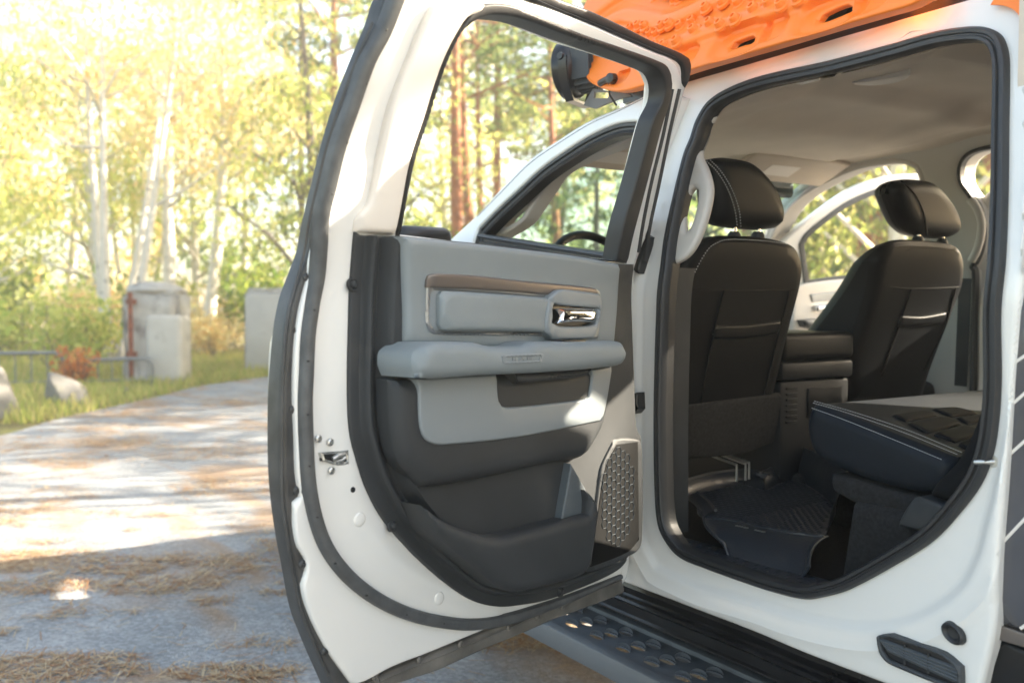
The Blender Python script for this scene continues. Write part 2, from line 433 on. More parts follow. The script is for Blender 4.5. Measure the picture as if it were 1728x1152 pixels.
WINO = [(667,398,1),(674,357),(691,270),(713,204),(731,146),(750,95),(770,54),(788,28),(806,10),(853,9),(895,24),(971,56),(1047,82),(1105,103),(1122,113),(1131,134),(1127,168),(1113,214),(1095,283),(1079,344),(1064,401),(1055,444,1)]
door = MB()
winhole = P_(DOOR, WIN)
# inner pressed panel: a raised rib follows the trim and a shallow step follows the seal
Lrib = P_(DOOR, [(603,300),(592,400),(578,560),(576,680),(585,800),(615,900),(670,965),(760,1015),(830,1030)], closed=False); Lrib = polydist(Lrib)
def ribadd(u, z, d):
    q = Lrib(u, z)
    return 0.007 / (1 + math.exp((q - 0.030) / 0.004)) 
DUV = P_(DOOR, WHITE)
WINM = [(WINO[i][0]*0.5+a*0.5, WINO[i][1]*0.5+b*0.5) for i,(a,b) in enumerate([])]
whole_ = P_(DOOR, WINO); 
def grow(L, d):
    T = np.roll(L, -1, 0) - np.roll(L, 1, 0); T /= np.maximum(np.linalg.norm(T, axis=1, keepdims=True), 1e-9)
    N = np.stack([-T[:, 1], T[:, 0]], 1)
    ar = (L[:,0]*np.roll(L[:,1],-1) - np.roll(L[:,0],-1)*L[:,1]).sum()
    return L - N * d * (1 if ar > 0 else -1)
hole_big = grow(whole_, -0.004)
door.pillow(DOOR, DUV, 0.0, -0.012, r=0.006, sp=0.022, holes=[hole_big], add=ribadd)
SKIN = [(a+13,b) for a,b in SILL] + [(585,1185),(612,1172)] + [(669,1138),(737,1115),(820,1077),(860,1061),(936,1028),(1013,1000),(1040,985),(1050,965),(1055,900),(1062,740),(1062,600),(1066,440),(1090,375),(1124,229),(1146,150),(1150,120),(1140,104),(1097,84),(1047,60),(994,34),(944,14),(850,-24),(760,-60),(700,-78),(676,-60)]
door.pillow(DOOR, P_(DOOR, SKIN, -0.05), -0.03, -0.075, r=0.008, sp=0.06, holes=[hole_big], back=True, rb=0.012)
rear_door = door.build('rear_door', M['paint'], truck)
# dusty edge strip of the outer skin
es = MB()
es.pillow(DOOR, P_(DOOR, SILL + [(575,1195,1),(610,1178,1)] + INL[::-1][:-1] + [(666,-25)], -0.035), -0.010, -0.050, r=0.012, sp=0.05)
g1 = [( (a[0]*0.62+b[0]*0.38), (a[1]*0.62+b[1]*0.38)) for a, b in zip(SILL[1:20], [(637,33),(608,98),(586,160),(560,233),(542,303),(530,360),(522,426),(519,466),(508,525),(501,578),(498,660),(501,743),(503,801),(499,880),(506,926),(513,987),(524,1033),(547,1083),(562,1125)][:18]+[(575,1150)])]
pl = P_(DOOR, g1, -0.010, closed=False)
es.sweep(fpts(DOOR, pl, -0.010), DOOR.n, [(-0.003,0),(0,0.003),(0.003,0),(0,-0.003)])
es.build('edge_strip', M['strip'], rear_door)
rl = MB()
rl.pillow(DOOR, P_(DOOR, RAILT + RAILB, -0.02, smooth=False), -0.012, -0.053, r=0.009, sp=0.04)
mid = P_(DOOR, [(640,1147),(740,1106),(860,1057),(960,1012),(1048,978)], -0.012, closed=False)
rl.sweep(fpts(DOOR, mid, -0.013), DOOR.n, [(-0.004,0),(0,0.005),(0.004,0),(0,-0.003)])
rl.build('bottom_rail', M['rail'], rear_door)
def screw(fr, px, py, off, r=0.006, m='steel', name='screw', parent=None, h=0.003):
    u, w_ = fr.hit(px, py, off); c = fr.pt(u, w_, off)
    b = MB().lathe([(0, h), (r*0.45, h), (r*0.5, h*0.35), (r*0.62, h*0.9), (r, h*0.35), (r, -0.002)], c, fr.n, 16)
    return b.build(name, M[m], parent)
for (x, y) in [(633,1141),(708,1112),(777,1086),(858,1058),(908,1040),(950,1022)]: screw(DOOR, x, y, -0.010, 0.0075, 'rail', 'clip', rear_door, 0.004)
for (x, y) in [(518,468),(502,558),(495,690),(501,826),(510,951),(548,1097)]: screw(DOOR, x, y, -0.010, 0.008, 'strip', 'clip', rear_door, 0.006)
# header seal
hs = MB()
hs.pillow(DOOR, P_(DOOR, HEAD_O + [(1150,141)] + HEAD_I[::-1][1:-1] + [(690,-48)], -0.03), -0.022, -0.053, r=0.008, sp=0.05)
hl = P_(DOOR, [(700,-62),(850,-22),(935,14),(1020,48),(1085,76),(1140,99)], -0.02, closed=False)
hs.sweep(fpts(DOOR, hl, -0.021), DOOR.n, [(-0.003,0),(0,0.004),(0.003,0),(0,-0.003)])
hs.build('header_seal', M['rubber'], rear_door)
# main tubular seal
SL = [(690,-58),(666,0),(644,55),(618,104),(592,177),(568,248),(551,318),(541,360),(537,420),(533,467),(524,514),(517,565),(514,628),(512,677),(514,750),(518,813),(528,868),(544,914),(568,952),(600,985),(640,1013),(683,1033),(731,1046),(790,1052),(850,1044),(910,1026),(970,1004),(1046,972)]
sp_ = P_(DOOR, SL, 0.0, closed=False, step=0.010); pr = [(-0.0125,-0.01),(-0.0125,0.004),(-0.0095,0.010),(-0.004,0.0125),(0.003,0.0125),(0.0085,0.010),(0.0115,0.005),(0.0125,-0.01)]
n = len(sp_); sc = [1.0 if i < n*0.82 else 1.0 - 0.55*(i/n-0.82)/0.18 for i in range(n)]
ds = MB().sweep(fpts(DOOR, sp_, 0.004), DOOR.n, pr, scale=sc)
ds.build('door_seal', M['seal'], rear_door)
for (x, y) in [(651,52),(617,142),(585,241),(559,328),(529,523),(519,609),(518,699),(521,786),(534,872),(565,950),(618,1004),(685,1036),(748,1051)]:
    u, w_ = DOOR.hit(x, y, 0.014)
    MB().lathe([(0, 0.0022), (0.0016, 0.0020), (0.0022, -0.002)], DOOR.pt(u, w_, 0.0155), DOOR.n, 10).build('seal_pinhole', M['black'], rear_door)
# window run channel and garnish
MB().pillow(DOOR, P_(DOOR, WINO), 0.010, -0.036, r=0.006, sp=0.03, holes=[winhole]).build('window_seal', M['rubber'], rear_door)
GAR = [(597,391,1),(599,374),(608,358),(620,345),(637,277),(659,182),(695,88),(724,22),(741,5),(765,1),(805,4),(819,10),(812,19),(788,30),(772,53),(750,95),(731,146),(713,204),(691,270),(674,357),(666,396,1),(630,393)]
MB().pillow(DOOR, P_(DOOR, GAR, 0.012), 0.020, -0.004, r=0.010, sp=0.02).build('window_garnish', M['garnish'], rear_door)
# front edge of the frame: two dark run lines
gl = MB()
for px in ([(1136,150),(1120,229),(1101,306),(1087,374),(1079,425)], [(1148,150),(1130,229),(1112,317),(1098,382),(1090,440)]):
    q = P_(DOOR, px, 0.004, closed=False); gl.sweep(fpts(DOOR, q, 0.0), DOOR.n, [(-0.0045,-0.004),(-0.0045,0.003),(0,0.007),(0.0045,0.003),(0.0045,-0.004)])
gl.build('frame_seal', M['rubber'], rear_door)
# ------- trim
TL = [(598,390,1),(593,446),(589,528),(587,611),(587,677),(590,726),(598,762),(608,793),(622,829),(644,869),(669,901),(705,940),(744,976),(783,1005),(812,1018),(845,1023),(878,1020),(917,1013),(970,995),(1023,972),(1046,958),(1058,944,1)]
TR = [(1077,931),(1081,911),(1082,812),(1079,739),(1072,723),(1069,680),(1068,446,1)]
TOPT = [(1043,445),(984,433),(890,421),(796,410),(671,398),(632,394)]
Ltrim = P_(DOOR, TL, 0.01, closed=False)
LtrimX = np.concatenate([Ltrim[:1] + [[0, 0.05]], Ltrim]); LtrimS = polydist(LtrimX)
def trimadd(u, z, d):
    q = LtrimS(u, z)
    def st(x, a, b): 
        t = min(max((x-a)/(b-a), 0), 1); return t*t*(3-2*t)
    return 0.020*st(q, 0.023, 0.030) - 0.012*st(q, 0.034, 0.05) + 0.034*st(q, 0.054, 0.066)
tp = MB().pillow(DOOR, trace2(DOOR, [(TL, 0.01), (TR, 0.05), (TOPT, 0.05)]), 0.014, -0.006, r=0.004, sp=0.02, add=trimadd, lines=[(LtrimX, [0.014, 0.0225, 0.0245, 0.0265, 0.0285, 0.031, 0.0345, 0.039, 0.045, 0.0505, 0.054, 0.057, 0.060, 0.063, 0.067], 0.072)])
tp.build('trim_panel', M['char'], rear_door)
for (x, y) in [(597,480),(664,887),(947,998)]:
    u, w_ = DOOR.hit(x, y, 0.016); c = DOOR.pt(u, w_, 0.015)
    MB().lathe([(0.0125,-0.004),(0.0115,0.0015),(0.0095,0.0015),(0.008,-0.0005),(0.0075,0.002),(0.005,0.005),(0,0.006)], c, DOOR.n, 18).build('screw_cap', M['char'], rear_door)
UPG = [(674,399,1),(678,414),(680,500),(681,582,1),(850,588),(1032,588,1),(1039,505),(1044,446,1),(984,434),(890,422),(796,411)]
def upadd(u, z, d): return 0.0
MB().pillow(DOOR, P_(DOOR, UPG, 0.06), 0.072, 0.02, r=0.014, sp=0.02).build('upper_panel', M['grey'], rear_door)
# bezel, pocket and padded insert
BZ = [(720,470),(723,464),(730,461),(796,464),(890,474),(968,481),(1004,486),(1012,492),(1013,500),(1009,571,1),(921,567),(827,566),(749,565),(731,563),(724,558),(719,545),(718,505)]
BZH = [(726,495),(731,490),(796,493),(930,503),(925,560),(827,560),(752,559),(737,557),(728,551),(724,540)]
MB().pillow(DOOR, P_(DOOR, BZ, 0.073), 0.0765, 0.065, r=0.004, sp=0.02, holes=[P_(DOOR, BZH, 0.073)]).build('bezel', M['silver'], rear_door)
MB().pillow(DOOR, P_(DOOR, [(721,472),(724,465),(730,462),(796,465),(890,475),(968,482),(1003,487),(1010,493),(1010,498),(924,497),(859,492),(796,488),(720,485)], 0.078), 0.082, 0.07, r=0.005, sp=0.02).build('bronze_strip', M['bronze'], rear_door)
MB().pillow(DOOR, P_(DOOR, [(724,488),(932,500),(928,564),(722,560)], 0.073, smooth=False), 0.0727, 0.065, r=0.001, sp=0.04).build('insert_recess', M['greyhard'], rear_door)
MB().pillow(DOOR, P_(DOOR, [(740,507),(741,496),(747,491),(827,495),(923,502),(919,561),(827,558),(752,558),(744,555),(741,548)], 0.08), 0.092, 0.07, r=0.010, sp=0.02).build('padded_insert', M['grey'], rear_door)
# handle bezel and handle
HB = [(923,505),(926,500),(940,489),(948,488),(1009,496),(1013,500),(1012,517),(1007,550),(1000,571,1),(931,573,1),(927,569),(917,558),(917,542)]
HBH = [(934,512),(940,514),(1006,520),(1006,527),(1003,545),(990,550),(940,550),(930,545),(929,522)]
MB().pillow(DOOR, P_(DOOR, HB, 0.088), 0.096, 0.065, r=0.006, sp=0.015, holes=[P_(DOOR, HBH, 0.088)]).build('handle_bezel', M['greyhard'], rear_door)
MB().pillow(DOOR, P_(DOOR, [(926,508),(1010,516),(1006,553),(928,554)], 0.08, smooth=False), 0.0785, 0.07, r=0.001, sp=0.03).build('handle_recess', M['black'], rear_door)
MB().pillow(DOOR, P_(DOOR, [(940,521,1),(965,520),(1004,522),(1008,527),(1005,539),(998,543),(965,543),(940,546,1),(944,533)], 0.095), 0.105, 0.088, r=0.010, sp=0.01).build('door_handle', M['chrome'], rear_door)
# armrest
AR = [(646,600),(649,592),(684,583),(712,578),(790,577),(808,582),(826,584),(860,585),(872,583),(884,577),(940,576),(1030,575),(1041,578),(1045,589),(1042,611),(1031,617),(921,627),(796,633),(700,637),(653,634),(646,615)]
MB().pillow(DOOR, trace2(DOOR, [([p], 0.055 if p[0] < 664 else (0.09 if p[0] < 705 else 0.12)) for p in AR]), 0.150, 0.04, r=0.022, sp=0.018).build('armrest', M['grey'], rear_door)
MB().pillow(DOOR, P_(DOOR, [(948,573,1),(985,573,1),(990,579,1),(943,578,1)], 0.125, smooth=False), 0.131, 0.10, r=0.002, sp=0.01).build('window_switch', M['black'], rear_door)
bp = MB()
bo = P_(DOOR, [(846,601,1),(848,599),(914,596),(917,598),(914,609),(911,611),(852,614),(848,612)], 0.149)
bo2 = P_(DOOR, [(851,603),(911,600),(908,608),(854,610)], 0.149, smooth=False)
bp.pillow(DOOR, bo, 0.1525, 0.146, r=0.0015, sp=0.02, holes=[bo2]); badge = bp.build('badge', M['greyhard'], rear_door)
fc = bpy.data.curves.new('lettering', 'FONT'); fc.body = 'RAM'; fc.size = 1.0; fc.extrude = 0.08; fc.space_character = 1.5; fc.offset = 0.02
fo = bpy.data.objects.new('lettering_tmp', fc); COL.objects.link(fo); bpy.context.view_layer.update()
tm = fo.to_mesh(); tv = [v.co.copy() for v in tm.vertices]; tf = [list(p.vertices) for p in tm.polygons]
x0, x1 = min(v.x for v in tv), max(v.x for v in tv); y0, y1 = min(v.y for v in tv), max(v.y for v in tv)
fo.to_mesh_clear(); bpy.data.objects.remove(fo)
ua, wa = DOOR.hit(865, 608.5, 0.151); ub, wb = DOOR.hit(899, 606.5, 0.151); uc, wc = DOOR.hit(866, 603, 0.151)
hh = wc - wa
MB().add([DOOR.pt(ua + (ub-ua)*(v.x-x0)/(x1-x0), wa + (wb-wa)*(v.x-x0)/(x1-x0) + hh*(v.y-y0)/(y1-y0), 0.1508 + v.z*0.012) for v in tv], tf).build('lettering', M['greyhard'], rear_door, sharp=20)
# lower insert with pull cup
LI = [(704,640,1),(796,634),(836,632,1),(837,660),(839,676),(845,685),(859,687),(925,681),(985,673),(992,668),(996,640),(998,624,1),(1031,618,1),(1021,680),(1014,709,1),(891,734),(825,743),(759,749),(738,750),(721,745),(711,733),(706,710)]
MB().pillow(DOOR, P_(DOOR, LI, 0.088), 0.094, 0.06, r=0.005, sp=0.03).build('lower_insert', M['greyhard'], rear_door)
MB().pillow(DOOR, P_(DOOR, [(834,630),(1000,620),(996,678),(838,690)], 0.07, smooth=False), 0.060, 0.05, r=0.001, sp=0.05).build('cup_lining', M['pocket'], rear_door)
MB().pillow(DOOR, P_(DOOR, [(866,630),(920,627),(996,621),(990,630),(970,637),(935,641),(872,647,1)], 0.10), 0.115, 0.06, r=0.012, sp=0.012).build('pull_grip', M['char'], rear_door)
MB().pillow(DOOR, P_(DOOR, [(961,640,1),(990,632,1),(985,672,1),(958,676,1)], 0.07, smooth=False), 0.078, 0.055, r=0.002, sp=0.02).build('cup_divider', M['pocket'], rear_door)
# bolster under the insert
BO = [(659,640,1),(700,639),(1028,618,1),(1018,700),(1012,722),(998,748),(986,766),(969,775),(924,781),(825,804),(760,817),(713,822),(704,812),(690,796),(678,780),(669,757),(662,710)]
MB().pillow(DOOR, P_(DOOR, BO, 0.07), 0.088, 0.03, r=0.028, sp=0.02).build('bolster', M['char'], rear_door)
# map pocket: ribbed lining, bin with a rim
Lz = []
def ribs(u, z, d): return 0.0008 * math.sin(z * 2 * math.pi / 0.0062)
MB().pillow(DOOR, P_(DOOR, [(700,805),(960,775),(1005,860),(990,880),(830,925),(740,890)], 0.045, smooth=False), 0.052, 0.03, r=0.001, sp=0.05).build('pocket_lining', None or M['ribbed'] if 'ribbed' in M else M['pocket'], rear_door)
MB().pillow(DOOR, P_(DOOR, [(960,782,1),(984,824,1),(992,868,1),(943,880,1)], 0.07, smooth=False), 0.078, 0.04, r=0.004, sp=0.02).build('pocket_wall', M['wedge'], rear_door)
BIN = [(709,852,1),(728,868),(756,884),(787,895),(818,904),(845,903),(944,878),(985,866,1),(986,845),(984,826),(996,842),(1001,862),(999,880),(990,940),(980,966),(960,975),(884,994),(858,997),(838,989),(800,958),(760,925),(730,897)]
def binadd(u, z, d):
    return 0.0
MB().pillow(DOOR, P_(DOOR, BIN, 0.085), 0.108, 0.03, r=0.020, sp=0.015).build('map_pocket', M['char'], rear_door)
# speaker grille
SG = [(1034,741),(1046,738),(1068,739),(1079,742),(1081,760),(1082,830),(1081,911),(1076,926),(1065,935),(1020,956),(992,965),(988,956),(998,890),(1009,800),(1013,783)]
grille = MB().pillow(DOOR, P_(DOOR, SG, 0.055), 0.062, 0.02, r=0.007, sp=0.02); gr_o = grille.build('speaker_grille', M['char'], rear_door)
SM = [(1040,750,1),(1076,745,1),(1078,910,1),(1060,930),(997,956,1),(1008,870),(1021,790)]
MB().pillow(DOOR, P_(DOOR, SM, 0.062), 0.0632, 0.058, r=0.001, sp=0.03).build('perforated_mesh', M['perf'] if 'perf' in M else M['char'], rear_door)
hx = MB(); cu, cw = DOOR.hit(1043, 838, 0.063); a_ = 0.0125
for i in range(-7, 8):
    for j in range(-14, 15):
        x = i * a_ * 1.5; y = (j + (i % 2) * 0.5) * a_ * math.sqrt(3)
        if (x / 0.064) ** 2 + (y / 0.122) ** 2 > 1: continue
        q = [(cu + x + a_ * 0.97 * math.cos(k * math.pi / 3), cw + y + a_ * 0.97 * math.sin(k * math.pi / 3)) for k in range(6)]
        hx.sweep(fpts(DOOR, q, 0.0637), DOOR.n, [(-0.0006,0),(0,0.0010),(0.0006,0)], closed=True)
hx.build('hexagon_ribs', M['wedge'], rear_door)
# latch, plug, small dimples on the white panel
u, w_ = DOOR.hit(566, 772, 0.0)
LA = [(541,764,1),(560,763),(588,759,1),(589,782,1),(570,785),(545,777)]
MB().pillow(DOOR, P_(DOOR, LA, 0.008), 0.0095, -0.01, r=0.002, sp=0.01, holes=[P_(DOOR, [(546,766),(562,766),(584,763),(585,778),(570,780),(548,774)], 0.008)]).build('latch_plate', M['steel'], rear_door)
lt = MB().pillow(DOOR, P_(DOOR, [(543,764),(588,760),(588,782),(544,778)], 0.008, smooth=False), 0.0078, 0.0, r=0.0005, sp=0.03)
lt.build('latch_slot', M['black'], rear_door)
lc = MB(); q = P_(DOOR, [(562,775),(572,768),(582,766)], 0.01, closed=False); lc.tube(fpts(DOOR, q, 0.009), 0.005)
q = P_(DOOR, [(566,779),(577,777),(583,771)], 0.01, closed=False); lc.tube(fpts(DOOR, q, 0.009), 0.004); lc.build('latch_claw', M['steel'], rear_door)
for (x, y) in [(538,740),(558,746),(560,794)]: screw(DOOR, x, y, 0.008, 0.0065, 'steel', 'bolt', rear_door, 0.003)
u, w_ = DOOR.hit(596, 826, 0.008); MB().lathe([(0,0.0012),(0.005,0.0012),(0.0055,-0.001)], DOOR.pt(u, w_, 0.0072), DOOR.n, 18).build('drain_plug', M['black'], rear_door)
for (x, y) in [(607,876),(741,1009)]:
    u, w_ = DOOR.hit(x, y, 0.007); MB().lathe([(0,0.0028),(0.010,0.0026),(0.0125,0.0015),(0.014,-0.001)], DOOR.pt(u, w_, 0.0066), DOOR.n, 24).build('panel_plug', M['paint'], rear_door)
# ================================================================ body side, cab, interior
SEALO = [(1166,235),(1176,205),(1197,172),(1233,149),(1289,129),(1401,104),(1507,76),(1577,56),(1627,48),(1662,48),(1684,58),(1695,78),(1699,106),(1698,211),(1696,349),(1692,440),(1684,532),(1681,610),(1685,640),(1681,709),(1672,764),(1654,812),(1624,855),(1573,910),(1511,950),(1431,993),(1395,1004),(1358,1009),(1304,997),(1246,978),(1191,958),(1147,939),(1124,912),(1112,884),(1107,833),(1105,709),(1107,600),(1115,459),(1122,404),(1136,338),(1155,262)]
SEALO = [(x if 636 != y else x, y) for x, y in SEALO if (x, y) != (1681, 610)]
seal_uv = P_(BODY, SEALO, 0.008)
seal_c = grow(seal_uv, -0.0) ; cc = None
def inset(L, d): return grow(L, d)
hole_uv = inset(seal_uv, 0.012) if False else grow(seal_uv, 0.013)
# decide which sign shrinks
if abs((hole_uv[:,0]*np.roll(hole_uv[:,1],-1)-np.roll(hole_uv[:,0],-1)*hole_uv[:,1]).sum()) > abs((seal_uv[:,0]*np.roll(seal_uv[:,1],-1)-np.roll(seal_uv[:,0],-1)*seal_uv[:,1]).sum()):
    inset = lambda L, d: grow(L, -d)
hole_uv = inset(seal_uv, 0.014)
BOUT = [(1095,158),(1162,133),(1236,111),(1338,80),(1430,52),(1503,31),(1588,1),(1728,-50),(1790,-72,1),(1765,100),(1745,300),(1728,444),(1711,623),(1702,782),(1691,928),(1684,1055),(1664,1152),(1650,1218,1),(1584,1186),(1498,1152),(1436,1129),(1358,1099),(1280,1066),(1056,981),(1018,966,1),(1030,800),(1040,600),(1050,437),(1072,250)]
STEP = P_(BODY, [(1728,500),(1690,790),(1664,900),(1653,939),(1630,983),(1591,1017),(1539,1043),(1474,1055),(1410,1050),(1332,1032),(1280,1014),(1180,985),(1110,955),(1085,900),(1080,800),(1082,600),(1092,440)], closed=False)
stepd = polydist(STEP)
def sig(x): return 1 / (1 + math.exp(-max(-30, min(30, x))))
def bodyadd(u, z, d):
    q = stepd(u, z); inn = inside(np.array([[u, z]]), STEPPOLY)[0]
    s_ = q if inn else -q
    a = -0.014 * sig(s_ / 0.0035)
    a += 0.005 * math.exp(-((s_ + 0.045) / 0.010) ** 2) if not inn else 0
    return a
STEPPOLY = np.concatenate([STEP, np.array([BODY.hit(1150, 40), BODY.hit(1760, -40)])])
bb = MB()
bb.pillow(BODY, P_(BODY, BOUT), 0.014, -0.02, r=0.012, sp=0.025, holes=[hole_uv], add=bodyadd, lines=[(STEP, [0.004, 0.009, 0.016, 0.03, 0.045, 0.06], 0.055)])
# roof skin: from the side rail over to the far side
xr = [BODY.hit(p[0], p[1], 0.0) for p in [(895,270),(944,236),(994,205),(1047,182),(1112,155),(1162,133),(1236,111),(1338,80),(1430,52),(1503,31),(1588,1),(1728,-50)]]
xs = [a for a, b in xr]; zs = [b for a, b in xr]
XW, XREAR = xs[0] + 0.02, xs[-1] + 0.05
def roofz(x): return float(np.interp(x, xs, zs))
def roof(a, b):
    x = XW + (XREAR + 0.10 - XW) * a; z0 = roofz(x) - 0.012
    y0 = Y0 + tumble(z0) + 0.004; y1 = YF - tumble(z0); y = y0 + (y1 - y0) * b
    return (x, y, z0 + 0.065 * b + 0.055 * (1 - abs(2*b - 1) ** 2.6) * (0.55 + 0.45 * min(1, (a + 0.05) * 4)))
bb.grid(roof, 30, 40)
body = bb.build('body_shell', M['paint'], truck, sharp=30)
# ditch moulding along the roof edge
dm = MB(); q = P_(BODY, [(1095,156),(1162,132),(1236,110),(1338,79),(1430,51),(1503,30),(1588,0),(1728,-50)], 0.0, closed=False)
dm.sweep([p + Vector((0, 0.012, 0.004)) for p in fpts(BODY, q, 0.0)], (0, -0.3, 1), [(-0.012,-0.004),(-0.010,0.003),(0.010,0.003),(0.012,-0.004)])
dm.build('roof_moulding', M['silver'], truck)
# rubber opening seal
ring = inset(seal_uv, 0.0125)
MB().sweep(fpts(BODY, ring, 0.006), BODY.n, [(-0.014,-0.012),(-0.0145,0.002),(-0.010,0.009),(-0.003,0.0085),(-0.001,0.005),(0.002,0.005),(0.004,0.0105),(0.010,0.0105),(0.014,0.004),(0.0145,-0.012)], closed=True).build('opening_seal', M['rubber'], truck)
# flange depth behind the seal
r2 = inset(seal_uv, 0.024); fl = MB(); nn = len(r2)
pa = fpts(BODY, r2, 0.004); pb = fpts(BODY, inset(seal_uv, 0.020), -0.035)
fl.add(pa + pb, [(i, (i+1) % nn, nn + (i+1) % nn, nn + i) for i in range(nn)])
fl.build('opening_flange', M['rubber'], truck)
# striker, vent, plug
st = MB(); u, w_ = BODY.hit(1667, 781, 0.0); c = BODY.pt(u, w_, -0.002)
st.tube([c + Vector((0.012, 0, 0.004)), c + Vector((0.0, -0.014, 0.003)), c + Vector((-0.014, -0.016, 0.001)), c + Vector((-0.020, -0.010, -0.001)), c + Vector((-0.016, 0, -0.002))], 0.0045)
st.lathe([(0,0.004),(0.010,0.004),(0.012,0)], c + Vector((0.01, 0, 0.004)), BODY.n, 18)
st.build('door_striker', M['steel'], truck)
VO = [(1484,1073,1),(1487,1070),(1506,1068,1),(1596,1100),(1617,1117,1),(1625,1124),(1626,1152),(1622,1162),(1604,1158),(1512,1121),(1498,1112),(1488,1097)]
VH_ = [(1489,1076,1),(1506,1073,1),(1594,1105),(1613,1121),(1619,1128),(1619,1150,1),(1604,1151),(1515,1116),(1501,1108),(1493,1096)]
vent = MB().pillow(BODY, P_(BODY, VO, 0.02), 0.031, 0.0, r=0.004, sp=0.02, holes=[P_(BODY, VH_, 0.02)]).build('cab_vent', M['dash'], truck)
MB().pillow(BODY, P_(BODY, VO, 0.012), 0.0225, 0.0, r=0.001, sp=0.03).build('vent_backing', M['black'], vent)
for k in range(4):
    f0 = (k + 0.75) / 4.6
    L = [(1489 + 3*k*1.2, 1076 + 22*f0), (1619, 1124 + 30*f0)]
    q = P_(BODY, L, 0.02, closed=False, smooth=False)
    MB().sweep(fpts(BODY, q, 0.0265), BODY.n, [(-0.0055,-0.003),(-0.0030,0.0025),(-0.0020,0.0030),(0.0050,-0.003)]).build('vent_slat', M['slat'], vent)
for x in (1530, 1570):
    q = P_(BODY, [(x, 1078 + (x-1506)*0.355), (x, 1110 + (x-1506)*0.38)], 0.02, closed=False, smooth=False)
    MB().sweep(fpts(BODY, q, 0.0265), BODY.n, [(-0.001,-0.002),(0,0.003),(0.001,-0.002)]).build('vent_post', M['dash'], vent)
u, w_ = BODY.hit(1611, 1067, 0.016)
pg = MB(); c = BODY.pt(u, w_, 0.019)
pr_ = [(0,0.001),(0.009,0.002),(0.0115,0.0065),(0.015,0.0085),(0.018,0.006),(0.0195,-0.003)]
pg.lathe(pr_, (0,0,0), (0,-1,0), 32); pg.v = [(v[0]*1.15 + c.x, v[1] + c.y, v[2]*0.98 + c.z - v[0]*0.25) for v in pg.v]
pg.build('rubber_plug', M['rubber'], truck)
# small jamb fittings near the hinge
MB().pillow(BODY, P_(BODY, [(1068,548),(1076,546),(1076,588),(1068,590)], 0.01), 0.008, 0.0, r=0.002, sp=0.01, holes=[P_(BODY, [(1070,552),(1074,551),(1074,584),(1070,586)], 0.01)]).build('jamb_clip', M['steel'], truck)
MB().pillow(BODY, P_(BODY, [(1062,400),(1078,392),(1090,400),(1088,412),(1080,440),(1074,462),(1066,455)], 0.03), 0.03, -0.02, r=0.008, sp=0.01).build('door_hinge', M['black'], truck)
MB().pillow(BODY, P_(BODY, [(1064,664),(1073,662),(1074,690),(1068,698),(1064,694)], 0.03), 0.03, 0.0, r=0.006, sp=0.01).build('door_hinge', M['black'], truck)
# orange livery patch at the rear of the roof edge, printed film on the cab corner
MB().pillow(BODY, P_(BODY, [(1669,8,1),(1690,9),(1708,16),(1720,30),(1727,48),(1745,60,1),(1790,-60,1),(1700,-40,1)], 0.02), 0.0165, 0.012, r=0.0008, sp=0.03).build('livery_patch', M['orange'], truck)
# rocker: glossy sill, ledge, floor side
k0 = [(1018,966),(1056,981),(1280,1066),(1358,1099),(1436,1129),(1498,1152),(1584,1186),(1650,1216)]
zt = [BODY.hit(a, b, 0.0) for a, b in k0]
za = sum(b for a, b in zt) / len(zt)
XA, XB = -2.9, -0.55
sm = MB()
sy = lambda z: Y0 + 0.6 * max(0, 0.72 - z) ** 2
zA = zt[1][1]
prof = [(0.06, 0.010), (-0.010, 0.004), (-0.013, -0.006), (-0.004, -0.026), (-0.008, -0.031), (-0.022, -0.034), (-0.026, -0.040), (-0.018, -0.046), (-0.010, -0.052), (-0.006, -0.078), (-0.010, -0.083), (-0.010, -0.087), (0.10, -0.090), (0.10, 0.01)]
def secx(x, zz): return [(x, Y0 + p[0] + 0.0, zz + p[1]) for p in prof]
def sillz(x): return float(np.interp(x, sorted(a for a, b in zt), [b for a, b in sorted(zt)]))
N_ = 40; vs = []
for i in range(N_ + 1):
    x = XA + (XB - XA) * i / N_; vs += secx(x, sillz(x))
mm = len(prof)
sm.add(vs, [(i*mm+q, i*mm+(q+1) % mm, (i+1)*mm+(q+1) % mm, (i+1)*mm+q) for i in range(N_) for q in range(mm)])
sm.add(secx(XA, sillz(XA)), [tuple(range(mm))]); sm.add(secx(XB, sillz(XB)), [tuple(range(mm))[::-1]])
sm.build('sill_cover', M['sillc'] if 'sillc' in M else M['sill'], truck, fix=True)
# under-body
MB().box((-5.2, Y0 + 0.35, 0.36), (1.2, YF - 0.2, 0.60), 0.03).build('chassis', M['black'], truck)
